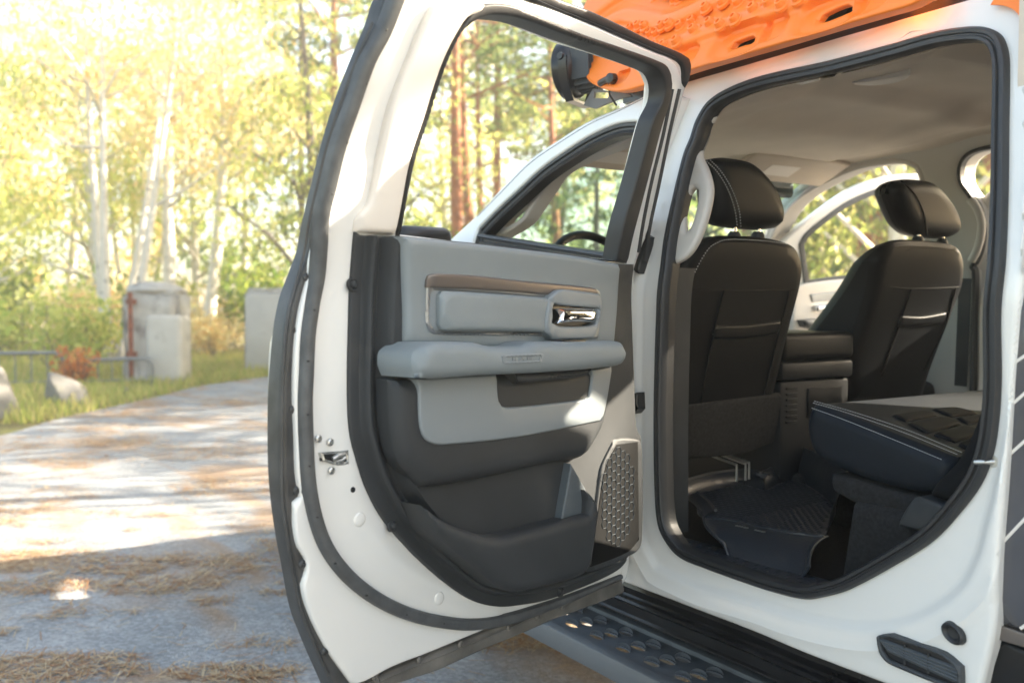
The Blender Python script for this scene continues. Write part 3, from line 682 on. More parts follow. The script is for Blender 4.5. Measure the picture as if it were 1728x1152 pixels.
# running board with punched slots
ZR = 0.50
def gz(px, py, z=ZR): p = hit_axis(px, py, 2, z); return (p.x, p.y)
ya = [gz(a, b) for a, b in [(911,1056),(1130,1150)]]; yb = [gz(a, b) for a, b in [(997,1023),(1290,1150)]]
RB = Plane((0, 0, ZR), (1, 0, 0), (0, 1, 0), (0, 0, 1))
def lin(p, q, x): t = (x - p[0]) / (q[0] - p[0]); return p[1] + (q[1] - p[1]) * t
x0b, x1b = -2.75, -0.35
yo = min(lin(*ya, -1.6), 1.60); yi = lin(*yb, -1.6); skew = 0.0
yo = (ya[0][1] + ya[1][1]) / 2; yi = (yb[0][1] + yb[1][1]) / 2
print('RB', ya, yb, yo, yi)
outer = spline([(x0b, yo, 1), (x1b, yo, 1), (x1b, yi, 1), (x0b, yi, 1)], True, 0.03, False)
slots = []; wb_ = yi - yo
for k in range(22):
    xc = x0b + 0.12 + k * 0.112
    for j in range(3):
        yc = yo + wb_ * (0.30 + 0.20 * j); xo = xc + 0.012 * j
        slots.append(spline([(xo + 0.027 * math.cos(a), yc + 0.0110 * math.sin(a)) for a in np.linspace(0, 2*math.pi, 13)[:-1]], True, 0.006))
rb_ = MB().pillow(RB, outer, 0.0, -0.004, r=0.001, sp=0.05, holes=slots, back=True)
for yy in (yo, yi):
    rb_.box((x0b, yy - 0.022, ZR - 0.045), (x1b, yy + 0.022, ZR + 0.012), 0.005)
for s_ in slots:
    c = s_.mean(0)
    def lip(a, b, c=c):
        an = math.pi * a
        return (c[0] + 0.029 * math.cos(an), c[1] + (0.0115 + 0.006*b) * math.sin(an), ZR + 0.013 * (1 - b) * math.sin(an) + 0.0005)
    rb_.grid(lip, 8, 2)
rbo = rb_.build('running_board', M['board'], truck)
MB().box((x0b, YF + 0.02, 0.35), (x1b, YF + 0.25, 0.51), 0.02).build('running_board', M['board'], truck)  # unseen far step, added and made deep to block low sun beneath
for x in (-2.3, -1.32, -0.6):
    MB().box((x - 0.035, yi + 0.02, ZR - 0.05), (x + 0.035, Y0 + 0.35, ZR - 0.005), 0.004).build('step_bracket', M['steel'], truck)
# ---------------------------------------------------------------- bed side with grey wrap
bd = MB(); BX0 = -0.52
bx = BODY.hit(1712, 700, 0.0)[0]
zb0 = BODY.hit(1690, 1058, 0.0)[1]
bedo = spline([(bx - 0.03, zb0 + 0.0, 1), (1.5, zb0 + 0.0, 1), (1.5, 1.42, 1), (bx - 0.03, 1.42, 1)], True, 0.05, False)
bd.pillow(BODY, bedo, 0.022 - 0.03, -0.06, r=0.012, sp=0.08)
bd.box((bx, Y0 + 0.06, zb0), (1.5, YF - 0.06, 1.38))
bd.box((bx, Y0 + 0.10, 1.39), (1.5, YF - 0.10, 1.98), 0.05, 3)
bed = bd.build('bed_side', M['wrap'], truck)
for a, b in [((1712,612),(1752,585)),((1708,682),(1780,620)),((1700,770),(1790,690)),((1692,915),(1800,800)),((1722,1060),(1780,1020))]:
    q = P_(BODY, [a, b], -0.008, closed=False, smooth=False); MB().sweep(fpts(BODY, q, -0.008), BODY.n, [(-0.0025,-0.002),(-0.0025,0.0012),(0.0025,0.0012),(0.0025,-0.002)]).build('wrap_line', M['garnish'], bed)
bl_ = MB().pillow(BODY, spline([(bx - 0.05, zb0 - 0.03, 1), (1.5, zb0 - 0.03, 1), (1.5, 0.55, 1), (bx - 0.07, 0.55, 1)], True, 0.05, False), -0.015, -0.08, r=0.012, sp=0.08)
bl_.build('bed_cladding', M['sill'], truck)
bl_ = MB().pillow(BODY, spline([(bx - 0.04, zb0 - 0.002, 1), (1.5, zb0 - 0.002, 1), (1.5, zb0 - 0.028, 1), (bx - 0.04, zb0 - 0.028, 1)], True, 0.05, False), -0.010, -0.08, r=0.004, sp=0.08)
bl_.build('trim_strip', M['bronze'], truck)
# ---------------------------------------------------------------- front door (closed), fender, bonnet
FD = [(1150,165),(1112,154),(1047,181),(994,204),(944,235),(895,269),(849,315),(811,357),(778,388),(760,405),(700,470,1),(690,900,1),(1010,985,1),(1040,700),(1060,430,1),(1085,330)]
FH = [(1093,206,1),(1047,210),(1000,230),(955,258),(916,286),(877,322),(842,355),(812,386),(803,412,1),(1036,452,1),(1062,330)]
fh = P_(BODY, FH, 0.02)
fdm = MB().pillow(BODY, P_(BODY, FD, 0.03), 0.035, -0.02, r=0.012, sp=0.05, holes=[fh])
front_door = fdm.build('front_door', M['paint'], truck)
ri = grow(fh, 0.0)
A0 = abs((ri[:,0]*np.roll(ri[:,1],-1)-np.roll(ri[:,0],-1)*ri[:,1]).sum()); 
MB().sweep(fpts(BODY, inset(fh, 0.016), 0.012), BODY.n, [(-0.020,-0.03),(-0.020,0.012),(-0.012,0.016),(-0.004,0.008),(0.002,0.008),(0.006,0.014),(0.014,0.014),(0.020,0.004),(0.020,-0.03)], closed=True).build('window_seal', M['rubber'], front_door)
gp = P_(BODY, [(1112,153),(1047,186),(994,210),(944,241),(895,275),(849,321),(805,366)], 0.035, closed=False)
MB().sweep(fpts(BODY, gp, 0.0355), BODY.n, [(-0.0022,-0.003),(0,0.0012),(0.0022,-0.003)]).build('roof_gap', M['black'], front_door)
MB().pillow(BODY, P_(BODY, [(1096,200,1),(1064,318,1),(1038,440,1),(1058,445,1),(1082,330,1),(1108,200,1)], 0.045), 0.046, 0.02, r=0.004, sp=0.03).build('pillar_applique', M['dash'], front_door)
# A pillar inner trim with a grab handle
AP = [(1092,215),(1009,240),(963,267),(933,293),(895,327),(856,361),(828,388),(812,412,1),(818,413,1),(856,398),(891,375),(912,346),(931,318),(946,296),(988,272),(1060,244),(1088,232)]
AH = [(852,382),(862,366),(880,352),(896,345),(899,352),(892,366),(876,377),(860,384)]
AF = Plane((0, Y0 + 0.07, 0), (1, 0, 0), (0, 0, 1), (0, -1, 0), lambda z: -tumble(z))
MB().pillow(AF, P_(AF, AP), 0.03, -0.03, r=0.012, sp=0.015, holes=[P_(AF, AH)]).build('pillar_trim', M['pillar'], truck)
# wing and bonnet ahead of the door
u0 = BODY.hit(765, 405, 0.0)
fe = MB(); FX0, FX1 = -4.75, -2.93
WC = (-3.95, 0.46)
fo_ = [(FX1, 0.55, 1), (FX1, 1.42, 1), (-3.3, 1.40), (-4.2, 1.34), (FX0 + 0.05, 1.28), (FX0, 1.1), (FX0, 0.75, 1), (-4.45, 0.62, 1)] + [(WC[0] - 0.50*math.cos(a), WC[1] + 0.06 + 0.50*math.sin(a)) for a in np.linspace(0.25, math.pi-0.25, 10)] + [(-3.42, 0.58, 1)]
fe.pillow(BODY, spline(fo_, True, 0.06), 0.03, -0.25, r=0.05, sp=0.08)
def bon(a, b):
    x = FX1 - 0.33 + (FX0 + 0.05 - FX1 + 0.33) * a; y = Y0 + 0.02 + (YF - Y0 - 0.04) * b
    return (x, y, 1.41 - 0.11*a*a - 0.10 * abs(2*b-1)**4 + 0.02 * math.cos((2*b-1)*3))
fe.grid(bon, 16, 20); fe.box((FX0 + 0.02, Y0 + 0.05, 0.7), (FX0 + 0.2, YF - 0.05, 1.25), 0.05)
fe.build('bonnet', M['paint'], truck)
def wheel(x, y):
    w0 = MB().lathe([(0.24,-0.14),(0.30,-0.145),(0.385,-0.13),(0.415,-0.09),(0.42,0),(0.415,0.09),(0.385,0.13),(0.30,0.145),(0.24,0.14)], (x, y, 0.42), (0, -1, 0), 48)
    for k in range(40):
        a = 2*math.pi*k/40; c = Vector((x + 0.418*math.cos(a), y + (0.05 if k % 2 else -0.05), 0.42 + 0.418*math.sin(a)))
        w0.box((-0.012, -0.055, -0.018), (0.012, 0.055, 0.018), 0, M=Matrix.Translation(c) @ Matrix.Rotation(-a, 4, 'Y'))
    t = w0.build('wheel', M['rubber'], truck)
    r = MB().lathe([(0.245,-0.12),(0.235,0.10),(0.20,0.09),(0.10,0.05),(0.07,0.07),(0,0.075)], (x, y, 0.42), (0, -1, 0), 40)
    r.build('rim', M['silver'], t)
for x, y in ((-3.95, Y0 + 0.18), (-3.95, YF - 0.18), (-0.05 + 0.35, Y0 + 0.18), (-0.05 + 0.35, YF - 0.18)): wheel(x, y)
# far side mirror of the near door: only its black cap shows above the trim
mc = MB(); c = CAM + ray(700, 402) * (3.05)
mc.box(c + Vector((-0.09, -0.10, -0.10)), c + Vector((0.09, 0.10, 0.035)), 0.03, 3); mc.build('wing_mirror', M['black'], truck)
# ---------------------------------------------------------------- far side of the cab
FO = [(1305,398),(1331,354),(1359,328),(1401,304),(1454,282),(1507,273),(1535,274),(1552,282),(1560,300),(1566,340),(1568,420),(1560,560),(1545,700),(1500,760,1),(1300,760,1),(1280,600),(1285,450)]
FR = [(1700,246),(1677,249),(1650,255),(1634,264),(1624,280),(1624,306),(1638,328),(1653,350),(1660,386),(1656,422),(1643,451),(1647,456,1),(1646,520),(1644,640,1),(1640,720,1),(1850,760,1),(1900,600),(1905,420),(1880,300),(1820,250),(1760,243)]
fo1 = P_(FAR, FO); fo2 = P_(FAR, FR)
zh = 1.80
lo_ = min(fo1[:, 0].min(), fo2[:, 0].min()); hi_ = max(fo1[:, 0].max(), fo2[:, 0].max())
fw = spline([(-3.30, 0.60, 1), (hi_ + 0.25, 0.60, 1), (hi_ + 0.2, 2.06, 1), (-2.35, 2.04, 1), (-2.75, 1.84, 1), (-3.05, 1.50, 1), (-3.3, 1.36, 1)], True, 0.04, False)
FG = [(1650,363),(1657,372),(1659,386),(1656,402),(1651,412),(1647,400),(1645,382)]
far_wall = MB().pillow(FAR, fw, 0.02, -0.10, r=0.02, sp=0.05, holes=[fo1, fo2], back=True, rb=0.02)
far_wall.build('cab_side', M['pillar'], truck)
MB().sweep(fpts(FAR, fo1, 0.012), FAR.n, [(-0.010,-0.02),(-0.010,0.006),(0,0.010),(0.010,0.006),(0.010,-0.02)], closed=True).build('opening_trim', M['pillar'], truck)
MB().sweep(fpts(FAR, fo2, 0.012), FAR.n, [(-0.007,-0.02),(-0.007,0.006),(0,0.009),(0.007,0.006),(0.007,-0.02)], closed=True).build('opening_seal', M['rubber'], truck)
gh = [FAR.hit(x, y, 0.05) for x, y in [(1640,336),(1652,352),(1659,376),(1657,402),(1650,425),(1642,440)]]
MB().tube(fpts(FAR, spline(gh, False, 0.02), 0.06), 0.014, 10).build('grab_handle', M['pillar'], truck)
# headliner: a padded sheet with pressed ridges
HX0, HX1 = -2.62, XREAR - 0.08
def yedge(x): return tumble(roofz(max(x, -2.2)) - 0.13) + 0.022
def headz(x, y):
    b = (y - Y0) / (YF - Y0); z = roofz(max(x, -2.0)) - 0.072 + 0.065 * b + 0.055 * (1 - abs(2*b-1)**2.4)
    e = min(y - (Y0 + yedge(x)), (YF - yedge(x)) - y)
    z -= 0.015 * sig(-(e - 0.03) / 0.014)
    z -= 0.02 * max(0, (-2.05 - x) / 0.5) ** 1.6
    # raised front console panel and cross ridges
    z -= 0.042 * sig((-1.62 - 0.10*math.sin(b*3) - x) / 0.014) * sig((e - 0.17) / 0.02)
    z += 0.030 * math.exp(-((x + 1.16) / 0.05) ** 2) - 0.022 * math.exp(-((x + 1.36) / 0.04) ** 2)
    z -= 0.018 * sig(-(e - 0.19) / 0.010)
    z += 0.026 * sig((e - 0.34) / 0.016) * sig((x + 1.95) / 0.03)
    return z
def hl_(a, b):
    x = HX0 + (HX1 - HX0) * a; ye = yedge(x); y = Y0 + ye + (YF - Y0 - 2*ye) * b
    return (x, y, headz(x, y))
MB().grid(hl_, 70, 90).build('headliner', M['head'], truck, sharp=0)
rt_ = MB(); rr_ = [(u, w__) for u, w__ in inset(seal_uv, 0.024)]
top_i = [i for i, (u, w__) in enumerate(rr_) if w__ > 1.74]
k0_ = next(i for i in top_i if (i - 1) % len(rr_) not in top_i); seq = []
i_ = k0_
while i_ in top_i: seq.append(rr_[i_]); i_ = (i_ + 1) % len(rr_)
rows_ = []
for t_ in np.linspace(0, 1, 7):
    row = []
    for (u, w__) in seq:
        A_ = BODY.pt(u, w__, -0.030); yb = Y0 + yedge(u) + 0.10; B_ = Vector((u, yb, headz(u, yb) - 0.003))
        p = A_.lerp(B_, t_); p.z = A_.z + (B_.z - A_.z) * (1 - (1 - t_) ** 2.2); row.append(tuple(p))
    rows_.append(row)
m_ = len(seq); rt_.v = [p for r_ in rows_ for p in r_]
for j in range(6):
    for i in range(m_ - 1): rt_.f.append((j*m_+i, j*m_+i+1, (j+1)*m_+i+1, (j+1)*m_+i)); rt_.m.append(0)
rt_.build('roof_side_trim', M['head'], truck, sharp=0)
hp = MB(); q = hit_axis(1358, 251, 2, 1.80); hz0 = headz(q.x, q.y)
hp.box((q.x - 0.03, q.y - 0.022, hz0 - 0.008), (q.x + 0.03, q.y + 0.022, hz0 + 0.004), 0.004)
hp.build('coat_hook', M['garnish'], truck)
# the oval roof lamp close to the near rail
def hit_head(px, py):
    d = ray(px, py); t0 = (Y0 + 0.18) / d.y
    for k in range(400):
        t = t0 + k * 0.004; p = CAM + d * t
        if p.z > headz(p.x, p.y): return p
    return p
lq = [hit_head(*q) for q in [(1433,139),(1460,133),(1500,125),(1528,118),(1535,115),(1536,120),(1528,126),(1505,134),(1470,140),(1445,142)]]
lz = sum(p.z for p in lq) / len(lq); HPn = Plane((0, 0, lz), (1, 0, 0), (0, -1, 0), (0, 0, -1))
MB().pillow(HPn, spline([(p.x, -p.y) for p in lq], True, 0.01), 0.010, -0.03, r=0.006, sp=0.02).build('roof_lamp', M['pillar'], truck)
# visors
def visor(y0, y1, x, z):
    v = MB().box((-0.085, 0, -0.011), (0.085, y1 - y0, 0.011), 0.010, 3, M=Matrix.Translation((x, y0, z)) @ Matrix.Rotation(R(-24), 4, 'Y'))
    o = v.build('sun_visor', M['head'], truck)
    MB().box((-0.04, 0.14, -0.0125), (0.03, 0.30, -0.0105), 0.001, 1, M=Matrix.Translation((x, y0, z)) @ Matrix.Rotation(R(-24), 4, 'Y')).build('visor_label', M['garnish'], o)
pv = hit_axis(1335, 285, 0, -2.42); visor(pv.y - 0.28, pv.y + 0.26, -2.42, pv.z)
pv2 = hit_axis(1060, 262, 0, -2.42); visor(Y0 + 0.20, Y0 + 0.68, -2.42, pv2.z)
pm = hit_axis(1308, 318, 0, -2.62)
MB().box((pm.x - 0.02, pm.y - 0.12, pm.z - 0.035), (pm.x + 0.02, pm.y + 0.10, pm.z + 0.035), 0.018, 3).build('rear_view_mirror', M['dash'], truck)
# windscreen, pillars
def ws(a, b):
    y = Y0 + 0.20 + (YF - Y0 - 0.40) * b; k = 1 - (2*b-1)**2
    x = -2.46 - 0.72 * a - 0.10 * k; z = roofz(-2.2) - 0.03 - 0.43 * a
    yy = y + (b - 0.5) * 0.24 * a
    return (x, yy, z)
MB().grid(ws, 10, 16).build('windscreen', M['glass'], truck, sharp=0)
# dashboard, wheel
db_ = MB().box((-3.25, Y0 + 0.12, 0.95), (-2.78, YF - 0.12, 1.38), 0.06, 3); db_.box((-2.98, 1.75, 1.33), (-2.72, 2.30, 1.46), 0.05, 3)
db_.build('dashboard', M['dash'], truck)
cw_ = hit_axis(985, 425, 1, 2.02); 
axis = Vector((0.90, 0, 0.44)).normalized(); e1 = Vector((0, 1, 0)); e2 = axis.cross(e1)
if e2.z < 0: e2 = -e2
ctr = cw_ + Vector((0, 0, 0.06)) - e2 * 0.19
sw = MB().tube([ctr + e1*0.19*math.cos(a) + e2*0.19*math.sin(a) for a in np.linspace(0, 2*math.pi, 41)[:-1]], 0.016, 10, closed=True)
sw.tube([ctr - e1*0.19, ctr - axis*0.03, ctr + e1*0.19], 0.018); sw.lathe([(0,0.02),(0.06,0.015),(0.075,-0.02),(0.05,-0.06),(0.03,-0.2)], ctr - axis*0.03, axis, 20)
sw.build('steering_wheel', M['leather'], truck)
# floor, tunnel, bulkhead, rear wall
fl = MB().box((-3.25, Y0 + 0.06, 0.64), (XREAR, YF - 0.08, 0.745))
fl.box((-3.25, 2.30, 0.70), (-1.2, 2.72, 0.88), 0.05, 2); fl.box((-3.30, Y0 + 0.08, 0.64), (-3.2, YF - 0.08, 1.35))
fl.build('cab_floor', M['carpet'], truck)
MB().box((XREAR - 0.02, Y0 + 0.02, 0.62), (XREAR + 0.03, YF - 0.02, 1.45)).build('cab_rear_wall', M['fabric'], truck)
rg = MB(); zr_ = roofz(XREAR)
rg.box((XREAR - 0.02, Y0 + 0.10, 1.45), (XREAR + 0.02, Y0 + 0.30, zr_ - 0.01)); rg.box((XREAR - 0.02, YF - 0.30, 1.45), (XREAR + 0.02, YF - 0.10, zr_ - 0.01)); rg.box((XREAR - 0.03, Y0 + 0.301, zr_ - 0.22), (XREAR + 0.02, YF - 0.301, zr_ + 0.04))
rg.build('rear_window_frame', M['head'], truck)
# near sill tread plate
tp_ = MB(); zs0 = BODY.hit(1260, 965, -0.03)[1]
tp_.box((-1.80, Y0 + 0.012, zs0 - 0.05), (-1.02, Y0 + 0.12, zs0 + 0.008), 0.006)
for i in range(24):
    for j in range(4):
        x = -1.78 + i * 0.032 + (j % 2) * 0.016; y = Y0 + 0.03 + j * 0.022
        tp_.lathe([(0, 0.0015), (0.006, 0.0015), (0.0085, 0)], (x, y, zs0 + 0.008), (0, 0, 1), 6)
tp_.build('tread_plate', M['matr'], truck)
# near B pillar trims (lower dark, upper beige with a grab handle), seen through the opening
BP = Plane((0, Y0 + 0.085, 0), (1, 0, 0), (0, 0, 1), (0, -1, 0), lambda z: -tumble(z))
MB().pillow(BP, P_(BP, [(1150,452,1),(1142,520),(1138,700),(1138,900,1),(1085,900,1),(1090,452,1)]), 0.02, -0.05, r=0.012, sp=0.03).build('pillar_trim', M['char'], truck)
BG = Plane((0, Y0 + 0.045, 0), (1, 0, 0), (0, 0, 1), (0, -1, 0), lambda z: -tumble(z))
GT = [(1209,197,1),(1193,220),(1185,245),(1184,265),(1191,280),(1198,300),(1201,322),(1197,350),(1187,385),(1174,415),(1159,435),(1139,447,1),(1130,440,1),(1138,395),(1144,340),(1156,295),(1172,245),(1190,205,1)]
GH = [(1154,389),(1153,365),(1158,336),(1166,321),(1174,317),(1179,322),(1178,340),(1174,360),(1166,383),(1159,392)]
MB().pillow(BG, P_(BG, GT, 0.02), 0.030, 0.004, r=0.010, sp=0.010, holes=[P_(BG, GH, 0.025)], back=True, rb=0.010).build('grab_handle', M['pillar'], truck)
# ---------------------------------------------------------------- seats
def seat(tag_px, y_c, thick, hd_px, seam, pocket, stitch, g0, skirt, posts, sideL):
    SP = Plane((0, 0, 0), (0, 1, 0), (0, 0, 1), (1, 0, 0), g0)
    uv = P_(SP, tag_px); body_ = MB().pillow(SP, uv, 0.0, thick, r=0.035, sp=0.025, back=True, rb=0.07)
    b = body_.build('front_seat', M['leather'], truck)
    HP = Plane((0, 0, 0), (0, 1, 0), (0, 0, 1), (1, 0, 0), lambda w: g0(1.55) - 0.03 + 0.12*(w-1.7))
    hu = P_(HP, hd_px); h = MB().pillow(HP, hu, 0.05, -0.06, r=0.045, sp=0.012, back=True, rb=0.05)
    ho = h.build('headrest', M['leather'], b)
    return SP, HP, b, ho
gD = lambda w: -1.83 + 0.28 * (w - 1.5)
D_ = [(1198,405),(1209,399),(1240,396),(1297,399),(1333,406),(1349,415),(1357,428),(1362,448),(1359,480),(1341,550),(1319,641),(1310,680),(1304,728),(1290,745),(1250,760),(1180,770),(1100,772,1),(1100,600),(1115,520),(1140,470),(1158,437),(1178,414)]
DH = [(1189,275),(1196,269),(1220,267),(1257,275),(1282,295),(1301,324),(1311,353),(1311,375),(1305,385),(1280,388),(1246,386),(1212,381),(1200,372),(1193,350),(1188,310)]
SP, HP, b, ho = seat(D_, 0, lambda u, w: -0.13 - 0.05 * min(1, max(0, (1.62 - w) / 0.4)), DH, 0, 0, 0, gD, 0, 0, 0)
def line(fr, px, off, name, par, m='stitch', dash=0.0045, gap=0.0035, r=0.0011, closed=False):
    q = P_(fr, px, off, closed=closed, step=0.002); L = fpts(fr, q, off + 0.0008); mb = MB()
    if dash == 0: mb.sweep(L, fr.n, [(-r,-r),(-r,r),(r,r),(r,-r)])
    else:
        per = max(2, int((dash + gap) / 0.002)); on = max(1, int(dash / 0.002))
        for i in range(0, len(L) - on - 1, per): mb.sweep(L[i:i+on+1], fr.n, [(-r,-r),(-r,r),(r,r),(r,-r)], cap=False)
    return mb.build(name, M[m], par)
line(SP, [(1162,484),(1172,460),(1184,437),(1197,418),(1209,410),(1222,405),(1245,404),(1297,407),(1330,412)], 0.0, 'stitching', b)
line(SP, [(1170,488),(1260,490),(1340,489)], -0.0005, 'seam', b, 'fabric', 0, 0, 0.0018)
line(SP, [(1222,490),(1205,560),(1183,680)], 0.001, 'seam', b, 'fabric', 0, 0, 0.0025)
line(SP, [(1333,490),(1315,560),(1290,665)], 0.001, 'seam', b, 'fabric', 0, 0, 0.0025)
PK = [(1210,549,1),(1265,548),(1320,541,1),(1315,563),(1260,571),(1204,572,1)]
MB().pillow(SP, P_(SP, PK, 0.008), 0.009, -0.01, r=0.008, sp=0.02).build('seat_pocket', M['leather'], b)
MB().pillow(SP, P_(SP, [(1318,663,1),(1305,745),(1250,765),(1120,775,1),(1120,688,1),(1220,675)], 0.0), 0.010, -0.02, r=0.01, sp=0.03).build('seat_skirt', M['carpet'], b)
line(HP, [(1192,272),(1210,290),(1228,320),(1240,355),(1244,384)], 0.050, 'stitching', ho)
line(HP, [(1198,270),(1217,290),(1235,320),(1247,355),(1250,384)], 0.050, 'stitching', ho)
def posts(pxs, plane, b, x, m='chrome'):
    for px, py in pxs:
        u, w_ = plane.hit(px, py, -0.05); c = plane.pt(u, w_, -0.05)
        MB().tube([c + Vector((0,0,-0.04)), c + Vector((0.004,0,0.05))], 0.006).build('headrest_post', M[m], b)
        MB().lathe([(0,0.012),(0.012,0.012),(0.018,0.004),(0.02,-0.01)], c + Vector((0,0,-0.008)), (0.1,0,1), 16).build('post_collar', M['char'], b)
posts([(1239,393),(1279,393)], SP, b, 0)
# driver cushion base and rails
cb = MB().box((-2.55, 1.74, 0.96), (-2.10, 2.20, 1.10), 0.04, 3); cb.build('seat_base', M['leather'], b)
rls = MB()
for (px, py) in [(1243,812),(1258,810),(1264,808)]:
    c = hit_axis(px, py, 0, -1.95); rls.tube([c, c + Vector((0,0,0.05)), c + Vector((-0.15,0,0.07))], 0.004)
rls.build('seat_rail', M['steel'], b)
gP = lambda w: -1.83 + 0.36 * (w - 1.5)
PB = [(1504,412),(1524,404),(1560,404),(1604,408),(1620,413),(1630,424),(1634,444),(1630,481),(1614,525),(1597,568),(1575,626),(1560,680),(1440,680,1),(1437,637),(1440,600),(1455,555),(1475,490),(1484,440)]
PH = [(1491,327),(1493,313),(1503,306),(1530,303),(1564,309),(1584,328),(1600,352),(1608,376),(1606,395),(1590,402),(1557,401),(1535,397),(1518,385),(1504,360)]
SP2, HP2, b2, ho2 = seat(PB, 0, lambda u, w: -0.10 - 0.19 * min(1, max(0, (1.60 - w) / 0.36)), PH, 0, 0, 0, gP, 0, 0, 0)
line(SP2, [(1500,484),(1540,487),(1618,484)], -0.0005, 'seam', b2, 'fabric', 0, 0, 0.0018)
line(SP2, [(1493,478),(1503,452),(1522,428),(1537,420),(1560,419),(1612,421)], -0.003, 'seam', b2, 'fabric', 0, 0, 0.0016)
line(SP2, [(1538,488),(1524,530),(1487,636)], 0.001, 'seam', b2, 'fabric', 0, 0, 0.0025)
line(SP2, [(1613,487),(1595,550),(1558,625)], 0.001, 'seam', b2, 'fabric', 0, 0, 0.002)
line(HP2, [(1520,304),(1545,330),(1560,365),(1564,398)], 0.050, 'seam', ho2, 'fabric', 0, 0, 0.002)
MB().pillow(SP2, P_(SP2, [(1522,533,1),(1560,534),(1600,527,1),(1593,546),(1518,552,1)], 0.008), 0.009, -0.01, r=0.008, sp=0.02).build('seat_pocket', M['leather'], b2)
posts([(1549,400),(1590,404)], SP2, b2, 0)
MB().box((-2.55, 2.62, 0.98), (-2.02, 3.22, 1.12), 0.04, 3).build('seat_base', M['leather'], b2)
# centre console
cx_ = -1.94
def cpt(px, py, x=cx_): return hit_axis(px, py, 0, x)
yl, yr = cpt(1318, 600).y, cpt(1434, 600).y; zt_, zm, zl = cpt(1380, 560).z, cpt(1380, 607).z, cpt(1380, 640).z
cs = MB().box((cx_ - 0.5, yl, 0.74), (cx_, yr, zl), 0.012, 2); cs.box((cx_ - 0.5, yl - 0.006, zl + 0.003), (cx_ + 0.012, yr + 0.006, zm - 0.003), 0.012, 2)
con = cs.build('centre_console', M['console'], truck)
MB().box((cx_ - 0.5, yl - 0.01, zm), (cx_ + 0.016, yr + 0.01, zt_), 0.022, 4).build('console_lid', M['leather'], con)
cv = MB(); pv0, pv1 = cpt(1327, 655, cx_ + 0.003), cpt(1345, 710, cx_ + 0.003)
for k in range(7):
    z = pv0.z + (pv1.z - pv0.z) * k / 6; cv.box((cx_ - 0.001, pv0.y, z - 0.005), (cx_ + 0.006, pv1.y, z + 0.002), 0.0015, 1)
cv.build('console_vent', M['console'], con)
pd0, pd1 = cpt(1362, 655), cpt(1418, 700)
MB().box((cx_ - 0.001, pd0.y, min(pd0.z, pd1.z)), (cx_ + 0.006, pd1.y, max(pd0.z, pd1.z)), 0.004, 2).build('console_drawer', M['leather'], con)
# rear bench
SF = Plane((0, 1.75, 0), (1, 0, 0), (0, 0, 1), (0, -1, 0))
CU = [(1364,684),(1372,683),(1420,701),(1500,733),(1603,773,1),(1606,790),(1600,812),(1585,826),(1562,833),(1522,828),(1470,815),(1431,801),(1400,788),(1384,779),(1367,762),(1358,735),(1357,710)]
cuv = P_(SF, CU)
bench = MB().pillow(SF, cuv, 0.0, -1.45, r=0.026, sp=0.02, back=True, rb=0.05).build('rear_seat', M['leather2'], truck)
line(SF, [(1370,688),(1420,706),(1500,738),(1592,776)], -0.006, 'stitching', bench, dash=0.004, gap=0.003, r=0.0007)
top0 = SF.hit(1368, 684); top1 = SF.hit(1603, 773)
sl = (top1[1] - top0[1]) / (top1[0] - top0[0])
TP = Plane((top0[0], 1.75, top0[1] + 0.003), Vector((1, 0, sl)).normalized(), (0, 1, 0), Vector((-sl, 0, 1)).normalized())
line(TP, [(1372,680),(1430,697),(1520,728),(1618,768)], 0.0015, 'stitching', bench, dash=0.004, gap=0.003, r=0.0007)
line(TP, [(1374,677),(1435,694),(1526,724),(1624,764)], 0.0015, 'stitching', bench, dash=0.004, gap=0.003, r=0.0007)
for quad in ([(1505,700),(1560,693),(1582,700),(1528,710)],[(1532,714),(1590,703),(1622,714),(1566,729)],[(1576,732),(1628,718),(1660,728),(1612,744)],[(1572,690),(1612,687),(1650,697),(1606,702)],[(1614,704),(1650,700),(1670,706),(1634,714)],[(1618,748),(1664,732),(1690,742),(1640,760)]):
    MB().pillow(TP, P_(TP, [q + (1,) for q in quad], 0.002, smooth=False), 0.0055, -0.004, r=0.0055, sp=0.015).build('quilt_pad', M['fabric'], bench)
# bench backrest edge, bolster, brackets and under-seat carpet
RS = Plane((0, 1.70, 0), (1, 0, 0), (0, 0, 1), (0, -1, 0))
MB().pillow(RS, P_(RS, [(1562,836),(1580,842,1),(1600,850,1),(1640,830,1),(1760,700,1),(1800,500,1),(1703,488,1),(1685,602),(1660,660),(1640,720),(1612,775),(1590,800),(1575,815)]), 0.0, -1.4, r=0.02, sp=0.03, back=True).build('backrest_side', M['fabric'], bench)
line(RS, [(1662,652),(1668,625),(1676,600)], 0.0, 'stitching', bench, dash=0.004, gap=0.003, r=0.001)
MB().pillow(RS, P_(RS, [(1403,800,1),(1430,806),(1520,832),(1575,845,1),(1560,870),(1520,866),(1450,850),(1405,826)], -0.05), -0.04, -1.2, r=0.015, sp=0.04).build('seat_pan', M['carpet'], bench)
MB().pillow(RS, P_(RS, [(1432,846,1),(1520,862),(1570,880,1),(1620,890,1),(1560,960,1),(1420,985,1),(1412,975),(1424,900)], -0.02), -0.02, -1.2, r=0.03, sp=0.04).build('under_seat_box', M['carpet'], bench)
MB().pillow(RS, P_(RS, [(1541,840),(1548,838),(1602,856,1),(1590,880),(1565,896),(1514,887,1),(1520,872)], 0.01), 0.012, -0.05, r=0.008, sp=0.02).build('seat_bracket', M['char'], bench)
# belt tongue webbing behind the far seat
MB().sweep([FAR.pt(*FAR.hit(1642, 470), 0.05), FAR.pt(*FAR.hit(1638, 560), 0.05), FAR.pt(*FAR.hit(1634, 650), 0.05)], FAR.n, [(-0.024,-0.001),(-0.024,0.001),(0.024,0.001),(0.024,-0.001)]).build('seat_belt', M['char'], truck)
